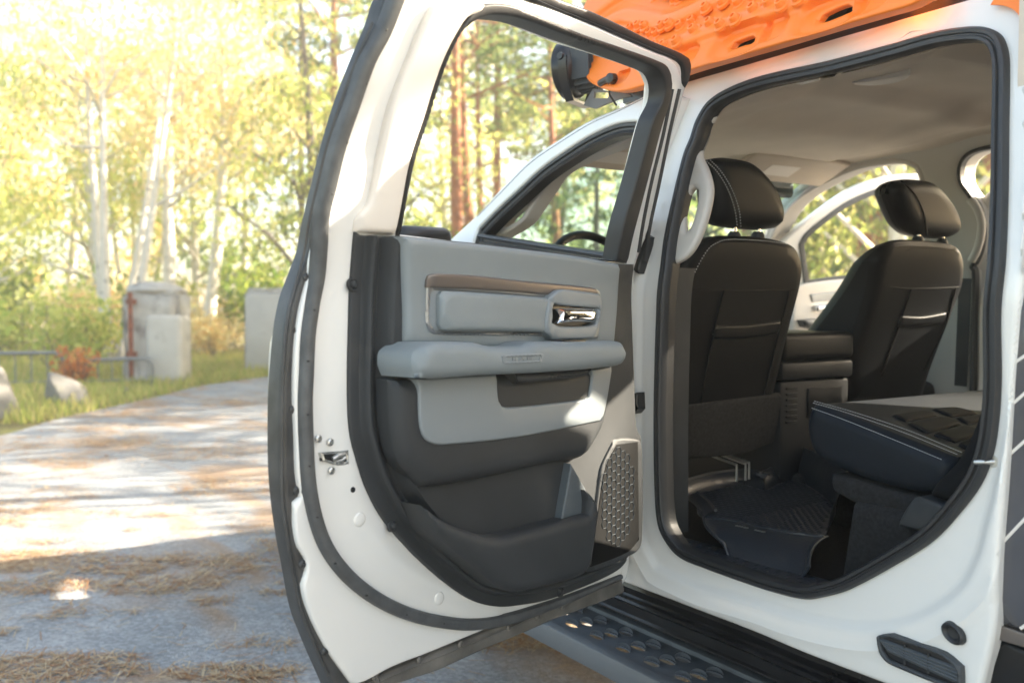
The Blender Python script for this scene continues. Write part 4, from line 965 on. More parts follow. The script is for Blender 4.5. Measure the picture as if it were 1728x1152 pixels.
# ---------------------------------------------------------------- far front door, open
FDX = -2.82
e_ = Vector((DE.x, -DE.y, 0)); n_ = Vector((DN.x, -DN.y, 0))
FDR = Plane((FDX, YF, 0), e_, (0, 0, 1), n_, tumble)
FDO = [(1318,410),(1356,377),(1393,348),(1429,323),(1466,305),(1510,295),(1557,292),(1642,289),(1645,300),(1640,330),(1632,400),(1634,470),(1645,600),(1630,740,1),(1330,720,1),(1322,560),(1328,470)]
FDH = [(1352,412,1),(1360,398),(1393,370),(1429,345),(1466,328),(1510,316),(1557,312),(1615,310),(1617,330),(1604,400),(1606,462,1),(1437,468),(1360,477,1)]
fdh = P_(FDR, FDH)
fdoor = MB().pillow(FDR, P_(FDR, FDO), 0.0, -0.06, r=0.012, sp=0.05, holes=[fdh], back=True, rb=0.012).build('front_door', M['paint'], truck)
MB().sweep(fpts(FDR, fdh, 0.0), FDR.n, [(-0.012,-0.02),(-0.012,0.006),(0.0,0.010),(0.012,0.006),(0.012,-0.02)], closed=True).build('window_seal', M['seal'], fdoor)
MB().pillow(FDR, P_(FDR, [(1340,484,1),(1360,478),(1437,470),(1606,465,1),(1610,600,1),(1345,620,1),(1336,540)], 0.02), 0.03, -0.01, r=0.015, sp=0.05).build('upper_panel', M['garnish'], fdoor)
MB().pillow(FDR, P_(FDR, [(1366,497,1),(1424,490,1),(1424,505),(1370,510)], 0.03), 0.038, 0.02, r=0.005, sp=0.03).build('bezel', M['silver'], fdoor)
MB().pillow(FDR, P_(FDR, [(1374,516,1),(1406,512,1),(1406,522),(1376,525)], 0.04), 0.06, 0.02, r=0.01, sp=0.02).build('door_handle', M['chrome'], fdoor)
MB().pillow(FDR, P_(FDR, [(1355,540),(1392,537),(1450,536),(1450,555),(1392,557),(1360,552)], 0.08), 0.09, 0.02, r=0.014, sp=0.03).build('armrest', M['char'], fdoor)
RDX = FAR.hit(1628, 420)[0]; th = R(62)
e2_ = Vector((math.sin(th), math.cos(th), 0)); n2_ = Vector((math.cos(th), -math.sin(th), 0))
RDR = Plane((RDX, YF + 0.02, 0), e2_, (0, 0, 1), n2_, tumble)
ro_ = spline([(0.02, 0.62), (0.6, 0.60), (0.85, 0.80), (1.0, 1.1), (1.03, 1.45), (0.93, 1.80), (0.85, 1.90), (0.10, 1.84), (0.02, 1.78), (0.0, 1.45)], True, 0.04)
rh_ = spline([(0.11, 1.50, 1), (0.95, 1.50, 1), (0.85, 1.78), (0.78, 1.82), (0.16, 1.78)], True, 0.04)
rdoor = MB().pillow(RDR, ro_, 0.0, -0.06, r=0.012, sp=0.06, holes=[rh_], back=True, rb=0.012).build('rear_door', M['paint'], truck)
MB().sweep(fpts(RDR, rh_, 0.0), RDR.n, [(-0.012,-0.02),(-0.012,0.006),(0.0,0.010),(0.012,0.006),(0.012,-0.02)], closed=True).build('window_seal', M['seal'], rdoor)
MB().pillow(RDR, spline([(0.09, 1.49, 1), (0.93, 1.49, 1), (0.90, 1.0), (0.75, 0.75), (0.5, 0.68), (0.09, 0.70, 1)], True, 0.04), 0.05, 0.0, r=0.02, sp=0.05).build('trim_panel', M['greyhard'], rdoor)
# ---------------------------------------------------------------- roof rack with lamp; recovery board; floor mat
RK = Plane((0, Y0 + 0.16, 0), (1, 0, 0), (0, 0, 1), (0, -1, 0))
rk = MB(); p0 = RK.pt(*RK.hit(1062, 163)); p1 = RK.pt(*RK.hit(1560, 20))
d_ = (p1 - p0); rk.sweep([p0 + d_ * t for t in np.linspace(-0.03, 1.35, 12)], (0, -1, 0), [(-0.016,-0.02),(-0.016,0.0),(0.016,0.0),(0.016,-0.02)])
for t in (0.1, 0.45, 0.8, 1.15):
    c = p0 + d_ * t; rk.box(c + Vector((-0.03, 0.03, -0.02)), c + Vector((0.03, 0.06, 0.12)), 0.004); rk.box(c + Vector((-0.02, 0.061, 0.095)), c + Vector((0.02, 1.30, 0.12)), 0.004)
pass
rack = rk.build('roof_rack', M['black'], truck)
BRK = [(986,178,1),(994,164),(1002,150,1),(1060,158,1),(1068,163),(1045,168),(1005,184,1)]
MB().pillow(RK, P_(RK, BRK), 0.004, -0.004, r=0.001, sp=0.03, holes=[P_(RK, [(1005,156),(1030,156),(1027,166),(1003,166)])], back=True).build('light_bracket', M['mesh'], rack)
lc_ = RK.pt(*RK.hit(972, 118)); ax = Vector((-0.90, -0.42, -0.05)).normalized()
lp = MB().lathe([(0.0,0.038),(0.075,0.038),(0.082,0.044),(0.089,0.038),(0.090,0.012),(0.084,0.0),(0.070,-0.016),(0.03,-0.03),(0,-0.03)], lc_, ax, 40)
lamp_ = lp.build('spot_lamp', M['black'], rack)
sdv = ax.cross(Vector((0, 0, 1))).normalized(); upv = sdv.cross(ax)
fn = MB()
for k in range(-4, 5):
    wv = 0.078 * math.sqrt(max(0, 1 - (k / 5) ** 2)); c = lc_ + sdv * (k * 0.015) - ax * 0.045
    Mx = Matrix((( *(sdv[i] for i in range(0)), ) ,)) if False else Matrix([[sdv[i], ax[i], upv[i], c[i]] for i in range(3)] + [[0, 0, 0, 1]])
    fn.box((-0.0022, -0.03, -wv), (0.0022, 0.03, wv), 0.001, 1, M=Mx)
fn.build('cooling_fin', M['dash'], lamp_)
br = MB(); br.sweep([lc_ + sdv*0.095*s_ + upv*q_ - ax*0.005 for s_, q_ in ((-1, 0.02), (-1, -0.05), (-0.6, -0.105), (0.6, -0.105), (1, -0.05), (1, 0.02))], ax, [(-0.004,-0.014),(-0.004,0.014),(0.004,0.014),(0.004,-0.014)])
for s_ in (-1, 1): br.lathe([(0,0.006),(0.010,0.006),(0.012,0)], lc_ + sdv*0.098*s_ + upv*0.02, sdv*s_, 14)
br.build('lamp_yoke', M['black'], lamp_)
MB().lathe([(0,0.041),(0.074,0.0395)], lc_, ax, 30).build('lens', M['silver'], lamp_)
# recovery board
ZB = 2.05
BF = Plane((0, Y0 + 0.14, 0), (1, 0, 0), (0, 0, 1), (0, -1, 0), lambda z: -0.62 * (z - ZB))
BO_ = [(998,84),(999,40),(1004,16),(1020,-10),(1050,-45),(1150,-85),(1300,-125),(1480,-170),(1540,-160),(1575,-100),(1585,-40),(1575,-2),(1550,12),(1500,27),(1420,50),(1340,74),(1260,97),(1180,120),(1130,137),(1090,149),(1068,155),(1044,156),(1015,146),(1002,136),(998,122)]
bo_ = P_(BF, BO_)
H1 = [(1238,82),(1244,74),(1258,68),(1275,63),(1279,66),(1277,72),(1272,75),(1262,77),(1250,81),(1240,85)]
H2 = [(1387,36),(1394,27),(1415,17),(1436,10),(1442,13),(1441,20),(1434,24),(1420,30),(1402,37),(1390,39)]
h1 = P_(BF, H1); h2 = P_(BF, H2)
ctrl = P_(BF, [(1002,136),(1068,155),(1180,120),(1340,74),(1500,27),(1585,0)], closed=False); bd_ = polydist(ctrl)
dents = [((1258,72),(0.085,0.042)),((1410,26),(0.085,0.042)),((1316,52),(0.042,0.03)),((1170,98),(0.04,0.03)),((1062,132),(0.03,0.02)),((1480,4),(0.05,0.03))]
dn_ = [(np.array(BF.hit(*p)), s_) for p, s_ in dents]
def bod(u, z, d):
    q = bd_(u, z); a = 0.022 * sig((q - 0.085) / 0.0045) - 0.024 * sig((q - 0.128) / 0.0045) + 0.024 * sig((q - 0.178) / 0.0045) - 0.024 * sig((q - 0.225) / 0.0045) + 0.024 * sig((q - 0.275) / 0.0045)
    for c, s_ in dn_:
        k = (abs((u - c[0]) / s_[0]) ** 3 + abs((z - c[1]) / s_[1]) ** 3); a -= 0.016 * sig((1 - k) * 9)
    return a
rboard = MB().pillow(BF, bo_, 0.03, -0.01, r=0.010, sp=0.0062, holes=[h1, h2], add=bod, back=True).build('recovery_board', M['orange'])
rp_ = MB().pillow(BF, spline([tuple(p) for p in grow(bo_, 0.0)], True, 0.05) if False else P_(BF, [(1010,120),(1010,40),(1060,-30),(1300,-110),(1480,-150),(1560,-60),(1548,2),(1420,42),(1260,89),(1130,128),(1060,145),(1020,136)], -0.05), -0.045, -0.055, r=0.003, sp=0.06, back=True)
rp_.build('board_shade_plate', M['black'], rack)  # black plate added behind the board to keep sun off its back
tag(rboard, 'orange recovery board with studs and hand holes strapped to the roof rack', 'recovery board')
rng = random.Random(3)
for rowd, st_ in ((0.107, 0.046), (0.170, 0.046), (0.270, 0.046)):
    arc = 0; L = ctrl; cnt = 0
    nrm_ = None
    for i in range(1, len(L)):
        seg = L[i] - L[i-1]; ln_ = np.linalg.norm(seg); arc += ln_
        if arc > st_:
            arc = 0; cnt += 1; t = seg / ln_; nn_ = np.array([-t[1], t[0]]); nn_ = nn_ if nn_[1] > 0 else -nn_
            P = L[i] + nn_ * (rowd + rng.uniform(-0.002, 0.002) + (0.010 if (cnt // 2) % 2 else -0.006))
            if not inside(np.array([P]), bo_)[0] or segdist(np.array([P]), bo_)[0] < 0.02: continue
            c = BF.pt(P[0], P[1], 0.03 + bod(P[0], P[1], 0) - 0.003); nv = Vector((0, -1, 0.62)).normalized(); studs = MB()
            studs.lathe([(0.0045,0.008),(0.0065,0.018),(0.0105,0.017),(0.0125,0.012),(0.0145,0.005),(0.020,0.003),(0.0215,-0.004)], c, nv, 14)
            studs.lathe([(0,0.0065),(0.0036,0.0062)], c, nv, 8)
            studs.build('traction_stud', M['orange'], rboard, sharp=50)
pn = MB(); c = BF.pt(*BF.hit(1040, 140), 0.035); pn.tube([c + Vector((-0.03, 0, 0)), c + Vector((0.035, -0.01, 0.004))], 0.010, 12); pn.lathe([(0,0.02),(0.014,0.018),(0.016,0)], c + Vector((0.03, 0, 0.0)), (0.2,-1,0), 14)
pn.tube([c + Vector((0.01,0,0)), c + Vector((0.012,0,-0.04)), c + Vector((0.02,0.02,-0.07))], 0.003)
pn.build('mounting_pin', M['black'], rboard)
# floor mat
ZM = 0.845
mx = lambda px, py, z=ZM: Vector(hit_axis(px, py, 2, z))
MT = Plane((0, 0, ZM), (1, 0, 0), (0, 1, 0), (0, 0, 1))
MO = [(1188,873,1),(1240,880),(1300,893),(1350,901),(1393,906,1),(1398,890),(1410,860),(1400,846),(1370,824),(1333,806,1),(1312,818),(1290,829),(1268,822),(1256,819),(1210,826),(1170,836),(1158,842,1),(1190,846),(1176,856,1),(1178,866)]
mo = P_(MT, MO)
ca = mx(1300, 860)
def ribm(u, v_, d):
    if d < 0.012: return 0
    if u > ca.x + 0.03: w__ = (u - ca.x) * 0.9 + (v_ - ca.y)
    else: w__ = (v_ - ca.y) - (u - ca.x) * 0.25
    return 0.004 * (1 if (w__ / 0.022) % 1 < 0.5 else 0)
mat_o = MB().pillow(MT, mo, 0.004, -0.004, r=0.003, sp=0.0065, add=ribm, back=True)
zf = lambda px, py, y: Vector(hit_axis(px, py, 1, y))
A1, B1 = mx(1188, 873), mx(1396, 905); zb_ = zs0 + 0.004
A2, B2 = Vector(hit_axis(1212, 934, 2, zb_)), Vector(hit_axis(1376, 981, 2, zb_))
def flap(a, b):
    t = A1.lerp(B1, a); q = A2.lerp(B2, 0.06 + 0.88*a); q = q + Vector((0, -0.006 * math.sin(math.pi*a), 0))
    s_ = b * b * (3 - 2*b); p = t.lerp(q, b); p.z = t.z + (q.z - t.z) * (b ** 1.5)
    ce = max(0, abs(2*a - 1) - 0.86) / 0.14; p += Vector((0, -0.012*ce*math.sin(math.pi*b), 0.03 * ce * b))
    p.y -= 0.01 * math.sin(math.pi * b)
    return p
mat_o.grid(flap, 30, 12)
rim = [flap(0, t) for t in np.linspace(0, 1, 8)] + [flap(t, 1) for t in np.linspace(0.03, 0.97, 24)] + [flap(1, t) for t in np.linspace(1, 0, 8)]
mat_o.tube(rim, 0.004, 8)
def wallm(pts, h, out):
    L = spline([(p.x, p.y) for p in pts], False, 0.02); m_ = len(L)
    T = np.gradient(L, axis=0); T /= np.linalg.norm(T, axis=1, keepdims=True); Nn = np.stack([-T[:, 1], T[:, 0]], 1) * out
    rows = []
    for b in np.linspace(0, 1, 6): rows.append([(L[i][0] + Nn[i][0]*0.03*b**2, L[i][1] + Nn[i][1]*0.03*b**2, ZM + h*b) for i in range(m_)])
    base = len(mat_o.v); mat_o.v += [p for r_ in rows for p in r_]
    for j in range(5):
        for i in range(m_ - 1): mat_o.f.append((base + j*m_ + i, base + j*m_ + i + 1, base + (j+1)*m_ + i + 1, base + (j+1)*m_ + i)); mat_o.m.append(0)
    mat_o.tube([Vector(p) for p in rows[-1]], 0.004, 8)
wallm([mx(1160, 842), mx(1210, 826), mx(1256, 819), mx(1290, 829), mx(1312, 818), mx(1333, 806)], 0.045, 1)
wallm([mx(1333, 806), mx(1370, 824), mx(1400, 846), mx(1410, 862), mx(1398, 893)], 0.10, 1)
wallm([mx(1188, 873), mx(1176, 856), mx(1160, 842)], 0.02, -1)
fm = mat_o.build('floor_mat', M['matr']); tag(fm, 'black ribbed rubber floor mat with a turned down edge lying in the rear footwell', 'floor mat')
lb = MB()
for (xa, xb, yy) in ((1242, 1264, 885.5), (1274, 1292, 893.0)):
    for k in range(5):
        x = xa + (xb - xa) * k / 5; p = mx(x, yy + (x - xa) * 0.22, ZM + 0.006); q = mx(x + (xb-xa)/5*0.7, yy + (x + 2 - xa) * 0.22, ZM + 0.006)
        lb.box(p + Vector((0, -0.003, -0.002)), Vector((max(q.x, p.x + 0.003), p.y + 0.003, p.z + 0.0005)))
lb.build('raised_lettering', M['steel'], fm)
# ================================================================ ground
def gp(px, py): p = hit_axis(px, py, 2, 0.0); return Vector((p.x, p.y, 0))
def nodes(m): return m.node_tree, m.node_tree.nodes, m.node_tree.links
def ground_mat(name, cols, scale, litter=None):
    m = bpy.data.materials.new(name); m.use_nodes = True; nt, N, L = nodes(m); b = N['Principled BSDF']; b.inputs['Roughness'].default_value = 0.9
    b.inputs['Specular IOR Level'].default_value = 0.25
    tc = N.new('ShaderNodeTexCoord')
    def noise(sc, det=6, dist=0.0, vec=None):
        n = N.new('ShaderNodeTexNoise'); n.inputs['Scale'].default_value = sc; n.inputs['Detail'].default_value = det; n.inputs['Distortion'].default_value = dist
        L.new(vec or tc.outputs['Object'], n.inputs['Vector']); return n
    def ramp(src, p0, p1, c0, c1):
        r = N.new('ShaderNodeValToRGB'); r.color_ramp.elements[0].position = p0; r.color_ramp.elements[1].position = p1
        r.color_ramp.elements[0].color = (*c0, 1); r.color_ramp.elements[1].color = (*c1, 1); L.new(src, r.inputs[0]); return r
    n1 = noise(scale, 8); base = ramp(n1.outputs['Fac'], 0.35, 0.65, cols[0], cols[1]).outputs[0]
    v = N.new('ShaderNodeTexVoronoi'); v.inputs['Scale'].default_value = 70; L.new(tc.outputs['Object'], v.inputs['Vector'])
    st = ramp(v.outputs['Color'], 0.25, 0.9, (0.72, 0.72, 0.72), (1.25, 1.25, 1.25))
    mx = N.new('ShaderNodeMix'); mx.data_type = 'RGBA'; mx.blend_type = 'MULTIPLY'; mx.inputs[0].default_value = 0.8; L.new(base, mx.inputs[6]); L.new(st.outputs[0], mx.inputs[7]); src = mx.outputs[2]
    if litter:
        mp = N.new('ShaderNodeMapping'); mp.inputs['Rotation'].default_value = (0, 0, YAWROT); mp.inputs['Scale'].default_value = (0.7, 1.5, 1); L.new(tc.outputs['Object'], mp.inputs['Vector'])
        a = noise(1.1, 9, 0.6, mp.outputs[0]); k = ramp(a.outputs['Fac'], 0.50, 0.66, (0, 0, 0), (0.75, 0.75, 0.75))
        f = noise(60, 3); lc = ramp(f.outputs['Fac'], 0.3, 0.7, litter[0], litter[1])
        m2 = N.new('ShaderNodeMix'); m2.data_type = 'RGBA'; L.new(k.outputs[0], m2.inputs[0]); L.new(src, m2.inputs[6]); L.new(lc.outputs[0], m2.inputs[7]); src = m2.outputs[2]
    L.new(src, b.inputs['Base Color'])
    nb = noise(120, 4); bp = N.new('ShaderNodeBump'); bp.inputs['Strength'].default_value = 0.7; bp.inputs['Distance'].default_value = 0.01
    L.new(nb.outputs['Fac'], bp.inputs['Height']); L.new(bp.outputs[0], b.inputs['Normal'])
    return m
YAWROT = math.atan2(RT.y, RT.x) * -1
G_soil = ground_mat('forest_floor', ((0.17, 0.12, 0.05), (0.20, 0.19, 0.06)), 0.9)
G_road = ground_mat('worn_asphalt', ((0.26, 0.27, 0.28), (0.36, 0.36, 0.365)), 2.2, ((0.24, 0.14, 0.07), (0.42, 0.27, 0.15)))
tag(MB().grid(lambda a, b: ((a - 0.5) * 420, (b - 0.5) * 420, -0.02 if True else 0), 24, 24).build('ground', G_soil), kind='structure')
road_px = [(-500,830),(-150,765),(0,735),(100,706),(200,684),(270,668),(312,657),(345,650),(400,642),(440,637)]
road = [gp(*p) for p in road_px] + []
far_r = [gp(520, 632), VH * 22 + RT * 4, VH * 14 + RT * 16, VH * 2 + RT * 18, VH * -14 + RT * 8, VH * -14 - RT * 8]
ro = np.array([(p.x, p.y) for p in road + [Vector(p) for p in far_r]])
GP = Plane((0, 0, 0), (1, 0, 0), (0, 1, 0), (0, 0, 1))
tag(MB().pillow(GP, spline([tuple(p) for p in ro], True, 0.4), 0.0, -0.02, r=0, sp=1.2).build('driveway', G_road), kind='structure')
rg_ = np.random.default_rng(5)
def vnoise(P, sc, seed):
    r = np.random.default_rng(seed); T = r.random((64, 64)); q = P * sc; i = np.floor(q).astype(int); f = q - i; f = f*f*(3-2*f)
    g = lambda a, b: T[(i[:, 0] + a) % 64, (i[:, 1] + b) % 64]
    return (g(0,0)*(1-f[:,0])+g(1,0)*f[:,0])*(1-f[:,1]) + (g(0,1)*(1-f[:,0])+g(1,1)*f[:,0])*f[:,1]
# fallen pine needles, in drifts
def needles(name, n, mats, seed):
    r = np.random.default_rng(seed); d = 2.6 + 13 * r.random(n * 4) ** 1.6; lat = (-0.66 + 1.05 * r.random(n * 4)) * d
    P = np.outer(d, np.array(VH)[:2]) + np.outer(lat, np.array(RT)[:2])
    Q = np.stack([lat, d * 1.0], 1); dens = 0.55 * vnoise(Q * [0.8, 2.0], 1.3, 1) + 0.30 * vnoise(Q * [0.8, 2.0], 3.6, 2) + 0.15 * vnoise(Q, 11, 3)
    keep = (r.random(n * 4) < np.clip((dens - 0.47) * 7, 0.015, 1)) & inside(P, ro); P = P[keep][:n]; d = d[keep][:n]; m = len(P)
    a = r.random(m) * math.pi * 2; ln = (0.022 + 0.035 * r.random(m)); wd = 0.0009 + 0.00022 * d; z = 0.002 + 0.012 * r.random(m)
    D = np.stack([np.cos(a), np.sin(a)], 1) * ln[:, None]; W = np.stack([-np.sin(a), np.cos(a)], 1) * wd[:, None]; tilt = (r.random(m) - 0.3) * 0.02
    V = np.zeros((m, 4, 3)); V[:, 0, :2] = P - D - W; V[:, 1, :2] = P - D + W; V[:, 2, :2] = P + D + W; V[:, 3, :2] = P + D - W
    V[:, :2, 2] = z[:, None]; V[:, 2:, 2] = np.maximum(z + tilt, 0.002)[:, None]
    me = bpy.data.meshes.new(name); me.from_pydata(V.reshape(-1, 3).tolist(), [], np.arange(m * 4).reshape(-1, 4).tolist())
    for q in mats: me.materials.append(q)
    me.polygons.foreach_set('material_index', r.integers(0, len(mats), m).astype(np.int32)); me.update()
    o = bpy.data.objects.new(name, me); COL.objects.link(o); tag(o, kind='stuff'); return o
def flat(name, c, rough=0.8): return mat(name, c, rough)
o = needles('fallen_needles', 42000, [flat('needle_tan', (0.42, 0.27, 0.14)), flat('needle_rust', (0.30, 0.14, 0.055)), flat('needle_pale', (0.52, 0.40, 0.25))], 4)
tag(o, 'drifts of fallen rust brown pine needles on the grey driveway', 'needles')

# ================================================================ vegetation
def leafmat(name, cols, trans=0.5):
    m = bpy.data.materials.new(name); m.use_nodes = True; nt, N, L = nodes(m); N.clear()
    out = N.new('ShaderNodeOutputMaterial'); df = N.new('ShaderNodeBsdfDiffuse'); tr = N.new('ShaderNodeBsdfTranslucent'); ms = N.new('ShaderNodeMixShader'); ms.inputs[0].default_value = trans
    gi = N.new('ShaderNodeNewGeometry'); r = N.new('ShaderNodeValToRGB'); r.color_ramp.interpolation = 'LINEAR'
    while len(r.color_ramp.elements) < len(cols): r.color_ramp.elements.new(0.5)
    for i, c in enumerate(cols): r.color_ramp.elements[i].position = i / (len(cols) - 1); r.color_ramp.elements[i].color = (*c, 1)
    L.new(gi.outputs['Random Per Island'], r.inputs[0]); L.new(r.outputs[0], df.inputs[0]); L.new(r.outputs[0], tr.inputs[0])
    L.new(df.outputs[0], ms.inputs[1]); L.new(tr.outputs[0], ms.inputs[2]); L.new(ms.outputs[0], out.inputs[0]); return m
LEAF = {
 'gold': leafmat('golden_leaves', [(0.90, 0.70, 0.36), (0.92, 0.80, 0.52), (0.80, 0.75, 0.40), (0.86, 0.56, 0.22)], 0.5),
 'lime': leafmat('yellow_green_leaves', [(0.42, 0.52, 0.12), (0.60, 0.64, 0.18), (0.78, 0.72, 0.26), (0.30, 0.42, 0.09)], 0.5),
 'green': leafmat('green_leaves', [(0.14, 0.24, 0.04), (0.24, 0.33, 0.05), (0.36, 0.40, 0.07), (0.10, 0.17, 0.03)], 0.5),
 'pine': leafmat('pine_needles', [(0.14, 0.22, 0.08), (0.22, 0.30, 0.10), (0.34, 0.36, 0.12), (0.10, 0.15, 0.06)], 0.4),
 'rust': leafmat('rusty_leaves', [(0.60, 0.24, 0.08), (0.50, 0.17, 0.06), (0.65, 0.36, 0.12)], 0.4),
 'grass': leafmat('dry_grass', [(0.50, 0.44, 0.16), (0.34, 0.42, 0.09), (0.60, 0.48, 0.22), (0.26, 0.36, 0.07)], 0.4)}
BARK = {'birch': mat('birch_bark', (0.62, 0.58, 0.52), 0.7, var=0.0, vscale=9, col2=(0.70, 0.66, 0.60), dirt=((0.07, 0.06, 0.055), 7, 0.62)),
        'pine': mat('pine_bark', (0.34, 0.13, 0.06), 0.85, bump=0.5, bscale=30, var=0.3, vscale=5),
        'grey': mat('grey_bark', (0.16, 0.13, 0.11), 0.85, bump=0.5, bscale=40, var=0.3, vscale=5)}
def leaves(C, Rr, n, size, r, droop=0.0, shell=0.35):
    """n leaf-sized quads through an ellipsoid volume"""
    d = r.normal(size=(n, 3)); d /= np.linalg.norm(d, axis=1, keepdims=True); k = (shell + (1 - shell) * r.random((n, 1))) ** 0.6
    P = np.array(C) + d * k * np.array(Rr); a = r.normal(size=(n, 3)); a /= np.linalg.norm(a, axis=1, keepdims=True)
    b = np.cross(a, r.normal(size=(n, 3))); b /= np.linalg.norm(b, axis=1, keepdims=True); s = size * (0.55 + 0.9 * r.random((n, 1)))
    a = a * s; b = b * s * 0.62; a[:, 2] -= droop * s[:, 0]
    return np.stack([P - a, P + b * 0.9 - a * 0.1, P + a, P - b * 0.9 - a * 0.1], 1)
def quads(name, Q, m, parent=None, mats=None, mi=None):
    me = bpy.data.meshes.new(name); me.from_pydata(Q.reshape(-1, 3).tolist(), [], np.arange(len(Q) * 4).reshape(-1, 4).tolist())
    for q in (mats or [m]): me.materials.append(q)
    me.update(); o = bpy.data.objects.new(name, me); COL.objects.link(o)
    if parent: o.parent = parent
    return o
def branch(mb, p, q, r0, r1, r, bend=0.08, k=5, sides=7):
    p, q = Vector(p), Vector(q); L = (q - p).length; o1 = Vector(r.normal(size=3)) * bend * L
    pts = [p.lerp(q, t) + o1 * math.sin(math.pi * t) for t in np.linspace(0, 1, k + 1)]
    mb.tube(pts, 1.0, sides, scale=[r0 + (r1 - r0) * t for t in np.linspace(0, 1, k + 1)]); return pts
def meshes_birch(seed, h, leaf, nl=2200, spread=1.0, low=0.25, trunks=1):
    r = np.random.default_rng(seed); mb = MB(); Qs = []
    for t in range(trunks):
        base = Vector((0, 0, 0)) if trunks == 1 else Vector((0.25 * math.cos(t * 2.4), 0.25 * math.sin(t * 2.4), 0))
        lean = Vector((r.normal() * 0.05 * h, r.normal() * 0.05 * h, 0)) + base * (3.2 if trunks > 1 else 0)
        pts = branch(mb, base, base + lean + Vector((0, 0, h * 0.96)), 0.016 * h / (1 if trunks == 1 else 1.4), 0.012, r, 0.015, 10, 8)
        for k in range(int(22 / trunks)):
            f = low + (0.97 - low) * r.random(); i = min(int(f * 10), 9); p = pts[i].lerp(pts[i+1], f * 10 - i); an = r.random() * 6.28; L = h * (0.10 + 0.17 * (1 - f)) * spread * (0.6 + 0.6*r.random())
            q = p + Vector((math.cos(an) * L, math.sin(an) * L, L * (0.5 + 0.4 * r.random())))
            branch(mb, p, q, 0.006 * h * (1 - f) + 0.012, 0.006, r, 0.1, 3, 5)
            for c in range(3):
                cc = p.lerp(q, 0.5 + 0.25 * c) + Vector(r.normal(size=3)) * 0.22
                Qs.append(leaves(cc, (0.095*h*spread*(0.7+0.4*r.random()), 0.095*h*spread, 0.07*h), int(nl / 30), 0.066, r, 0.5, 0.1))
    return mb, np.concatenate(Qs)
def meshes_pine(seed, h, nl=2400):
    r = np.random.default_rng(seed); mb = MB(); Qs = []
    pts = branch(mb, (0, 0, 0), (r.normal() * 0.25, r.normal() * 0.25, h), 0.0125 * h, 0.02, r, 0.01, 10, 9)
    nb = 20
    for k in range(nb):
        f = 0.45 + 0.54 * (k / (nb - 1)) ** 0.9; i = min(int(f * 10), 9); p = pts[i].lerp(pts[i+1], f * 10 - i); an = k * 2.4 + r.normal() * 0.4; L = h * (0.17 * (1.02 - f) / 0.5 + 0.03) * (0.7 + 0.5 * r.random())
        q = p + Vector((math.cos(an) * L, math.sin(an) * L, L * (0.12 + 0.3 * r.random())))
        branch(mb, p, q, 0.05, 0.012, r, 0.12, 4, 5)
        for c in range(3):
            cc = p.lerp(q, 0.55 + 0.25 * c) + Vector(r.normal(size=3)) * 0.15
            Qs.append(leaves(cc, (0.055*h, 0.055*h, 0.022*h), int(nl / 30), 0.09, r, 0.0, 0.1))
    for k in range(7):   # dead stubs
        f = 0.12 + 0.33 * r.random(); i = int(f * 10); p = pts[i]; an = r.random() * 6.28; branch(mb, p, p + Vector((math.cos(an)*0.8, math.sin(an)*0.8, 0.1)), 0.02, 0.005, r, 0.1, 3, 5)
    return mb, np.concatenate(Qs)
def meshes_spruce(seed, h, nl=3000):
    r = np.random.default_rng(seed); mb = MB(); Qs = []
    branch(mb, (0, 0, 0), (0, 0, h), 0.011 * h, 0.01, r, 0.004, 8, 8)
    n = 46
    for k in range(n):
        f = 0.06 + 0.92 * k / n; an = k * 2.4; L = h * 0.20 * (1 - f) ** 0.8 + 0.12; p = Vector((0, 0, f * h)); q = p + Vector((math.cos(an)*L, math.sin(an)*L, -0.25 * L))
        branch(mb, p, q, 0.03, 0.008, r, 0.05, 3, 5)
        for c in range(2):
            cc = p.lerp(q, 0.45 + 0.4 * c); Qs.append(leaves(cc, (0.3*L+0.06, 0.3*L+0.06, 0.12*L+0.05), int(nl / (2*n)), 0.10, r, 0.8, 0.0))
    return mb, np.concatenate(Qs)
def meshes_bush(seed, h, w_, nl=900, size=0.075):
    r = np.random.default_rng(seed); mb = MB(); Qs = []
    for k in range(9):
        an = r.random() * 6.28; q = Vector((math.cos(an)*w_*0.45*r.random()**0.5, math.sin(an)*w_*0.45*r.random()**0.5, h * (0.55 + 0.4*r.random())))
        branch(mb, (q.x*0.15, q.y*0.15, 0), q, 0.018, 0.004, r, 0.1, 4, 5)
        Qs.append(leaves(q * 0.9, (w_*0.26, w_*0.26, h*0.26), int(nl / 18), size, r, 0.2, 0.1)); Qs.append(leaves(q * 0.55, (w_*0.26, w_*0.26, h*0.24), int(nl / 18), size, r, 0.2, 0.1))
    return mb, np.concatenate(Qs)
PROTO = {}
def proto(key, maker, bark, leaf):
    mb, Q = maker
    me = bpy.data.meshes.new('trunk'); me.from_pydata(mb.v, [], mb.f); me.polygons.foreach_set('use_smooth', [True] * len(mb.f)); me.materials.append(BARK[bark]); me.update()
    ml = bpy.data.meshes.new('crown'); ml.from_pydata(Q.reshape(-1, 3).tolist(), [], np.arange(len(Q) * 4).reshape(-1, 4).tolist()); ml.materials.append(LEAF[leaf]); ml.update()
    PROTO[key] = (me, ml)
proto('birch1', meshes_birch(1, 12, 'gold'), 'birch', 'gold'); proto('birch2', meshes_birch(2, 13, 'gold', low=0.35), 'birch', 'gold')
proto('birchc', meshes_birch(3, 11, 'gold', trunks=4, low=0.3), 'birch', 'gold')
proto('aspen1', meshes_birch(4, 12, 'lime', nl=3600, spread=1.35, low=0.08), 'grey', 'lime'); proto('aspen2', meshes_birch(5, 11, 'lime', nl=3200, spread=1.2, low=0.1), 'birch', 'lime')
proto('leafy1', meshes_birch(6, 10, 'green', nl=3600, spread=1.3, low=0.1), 'grey', 'green')
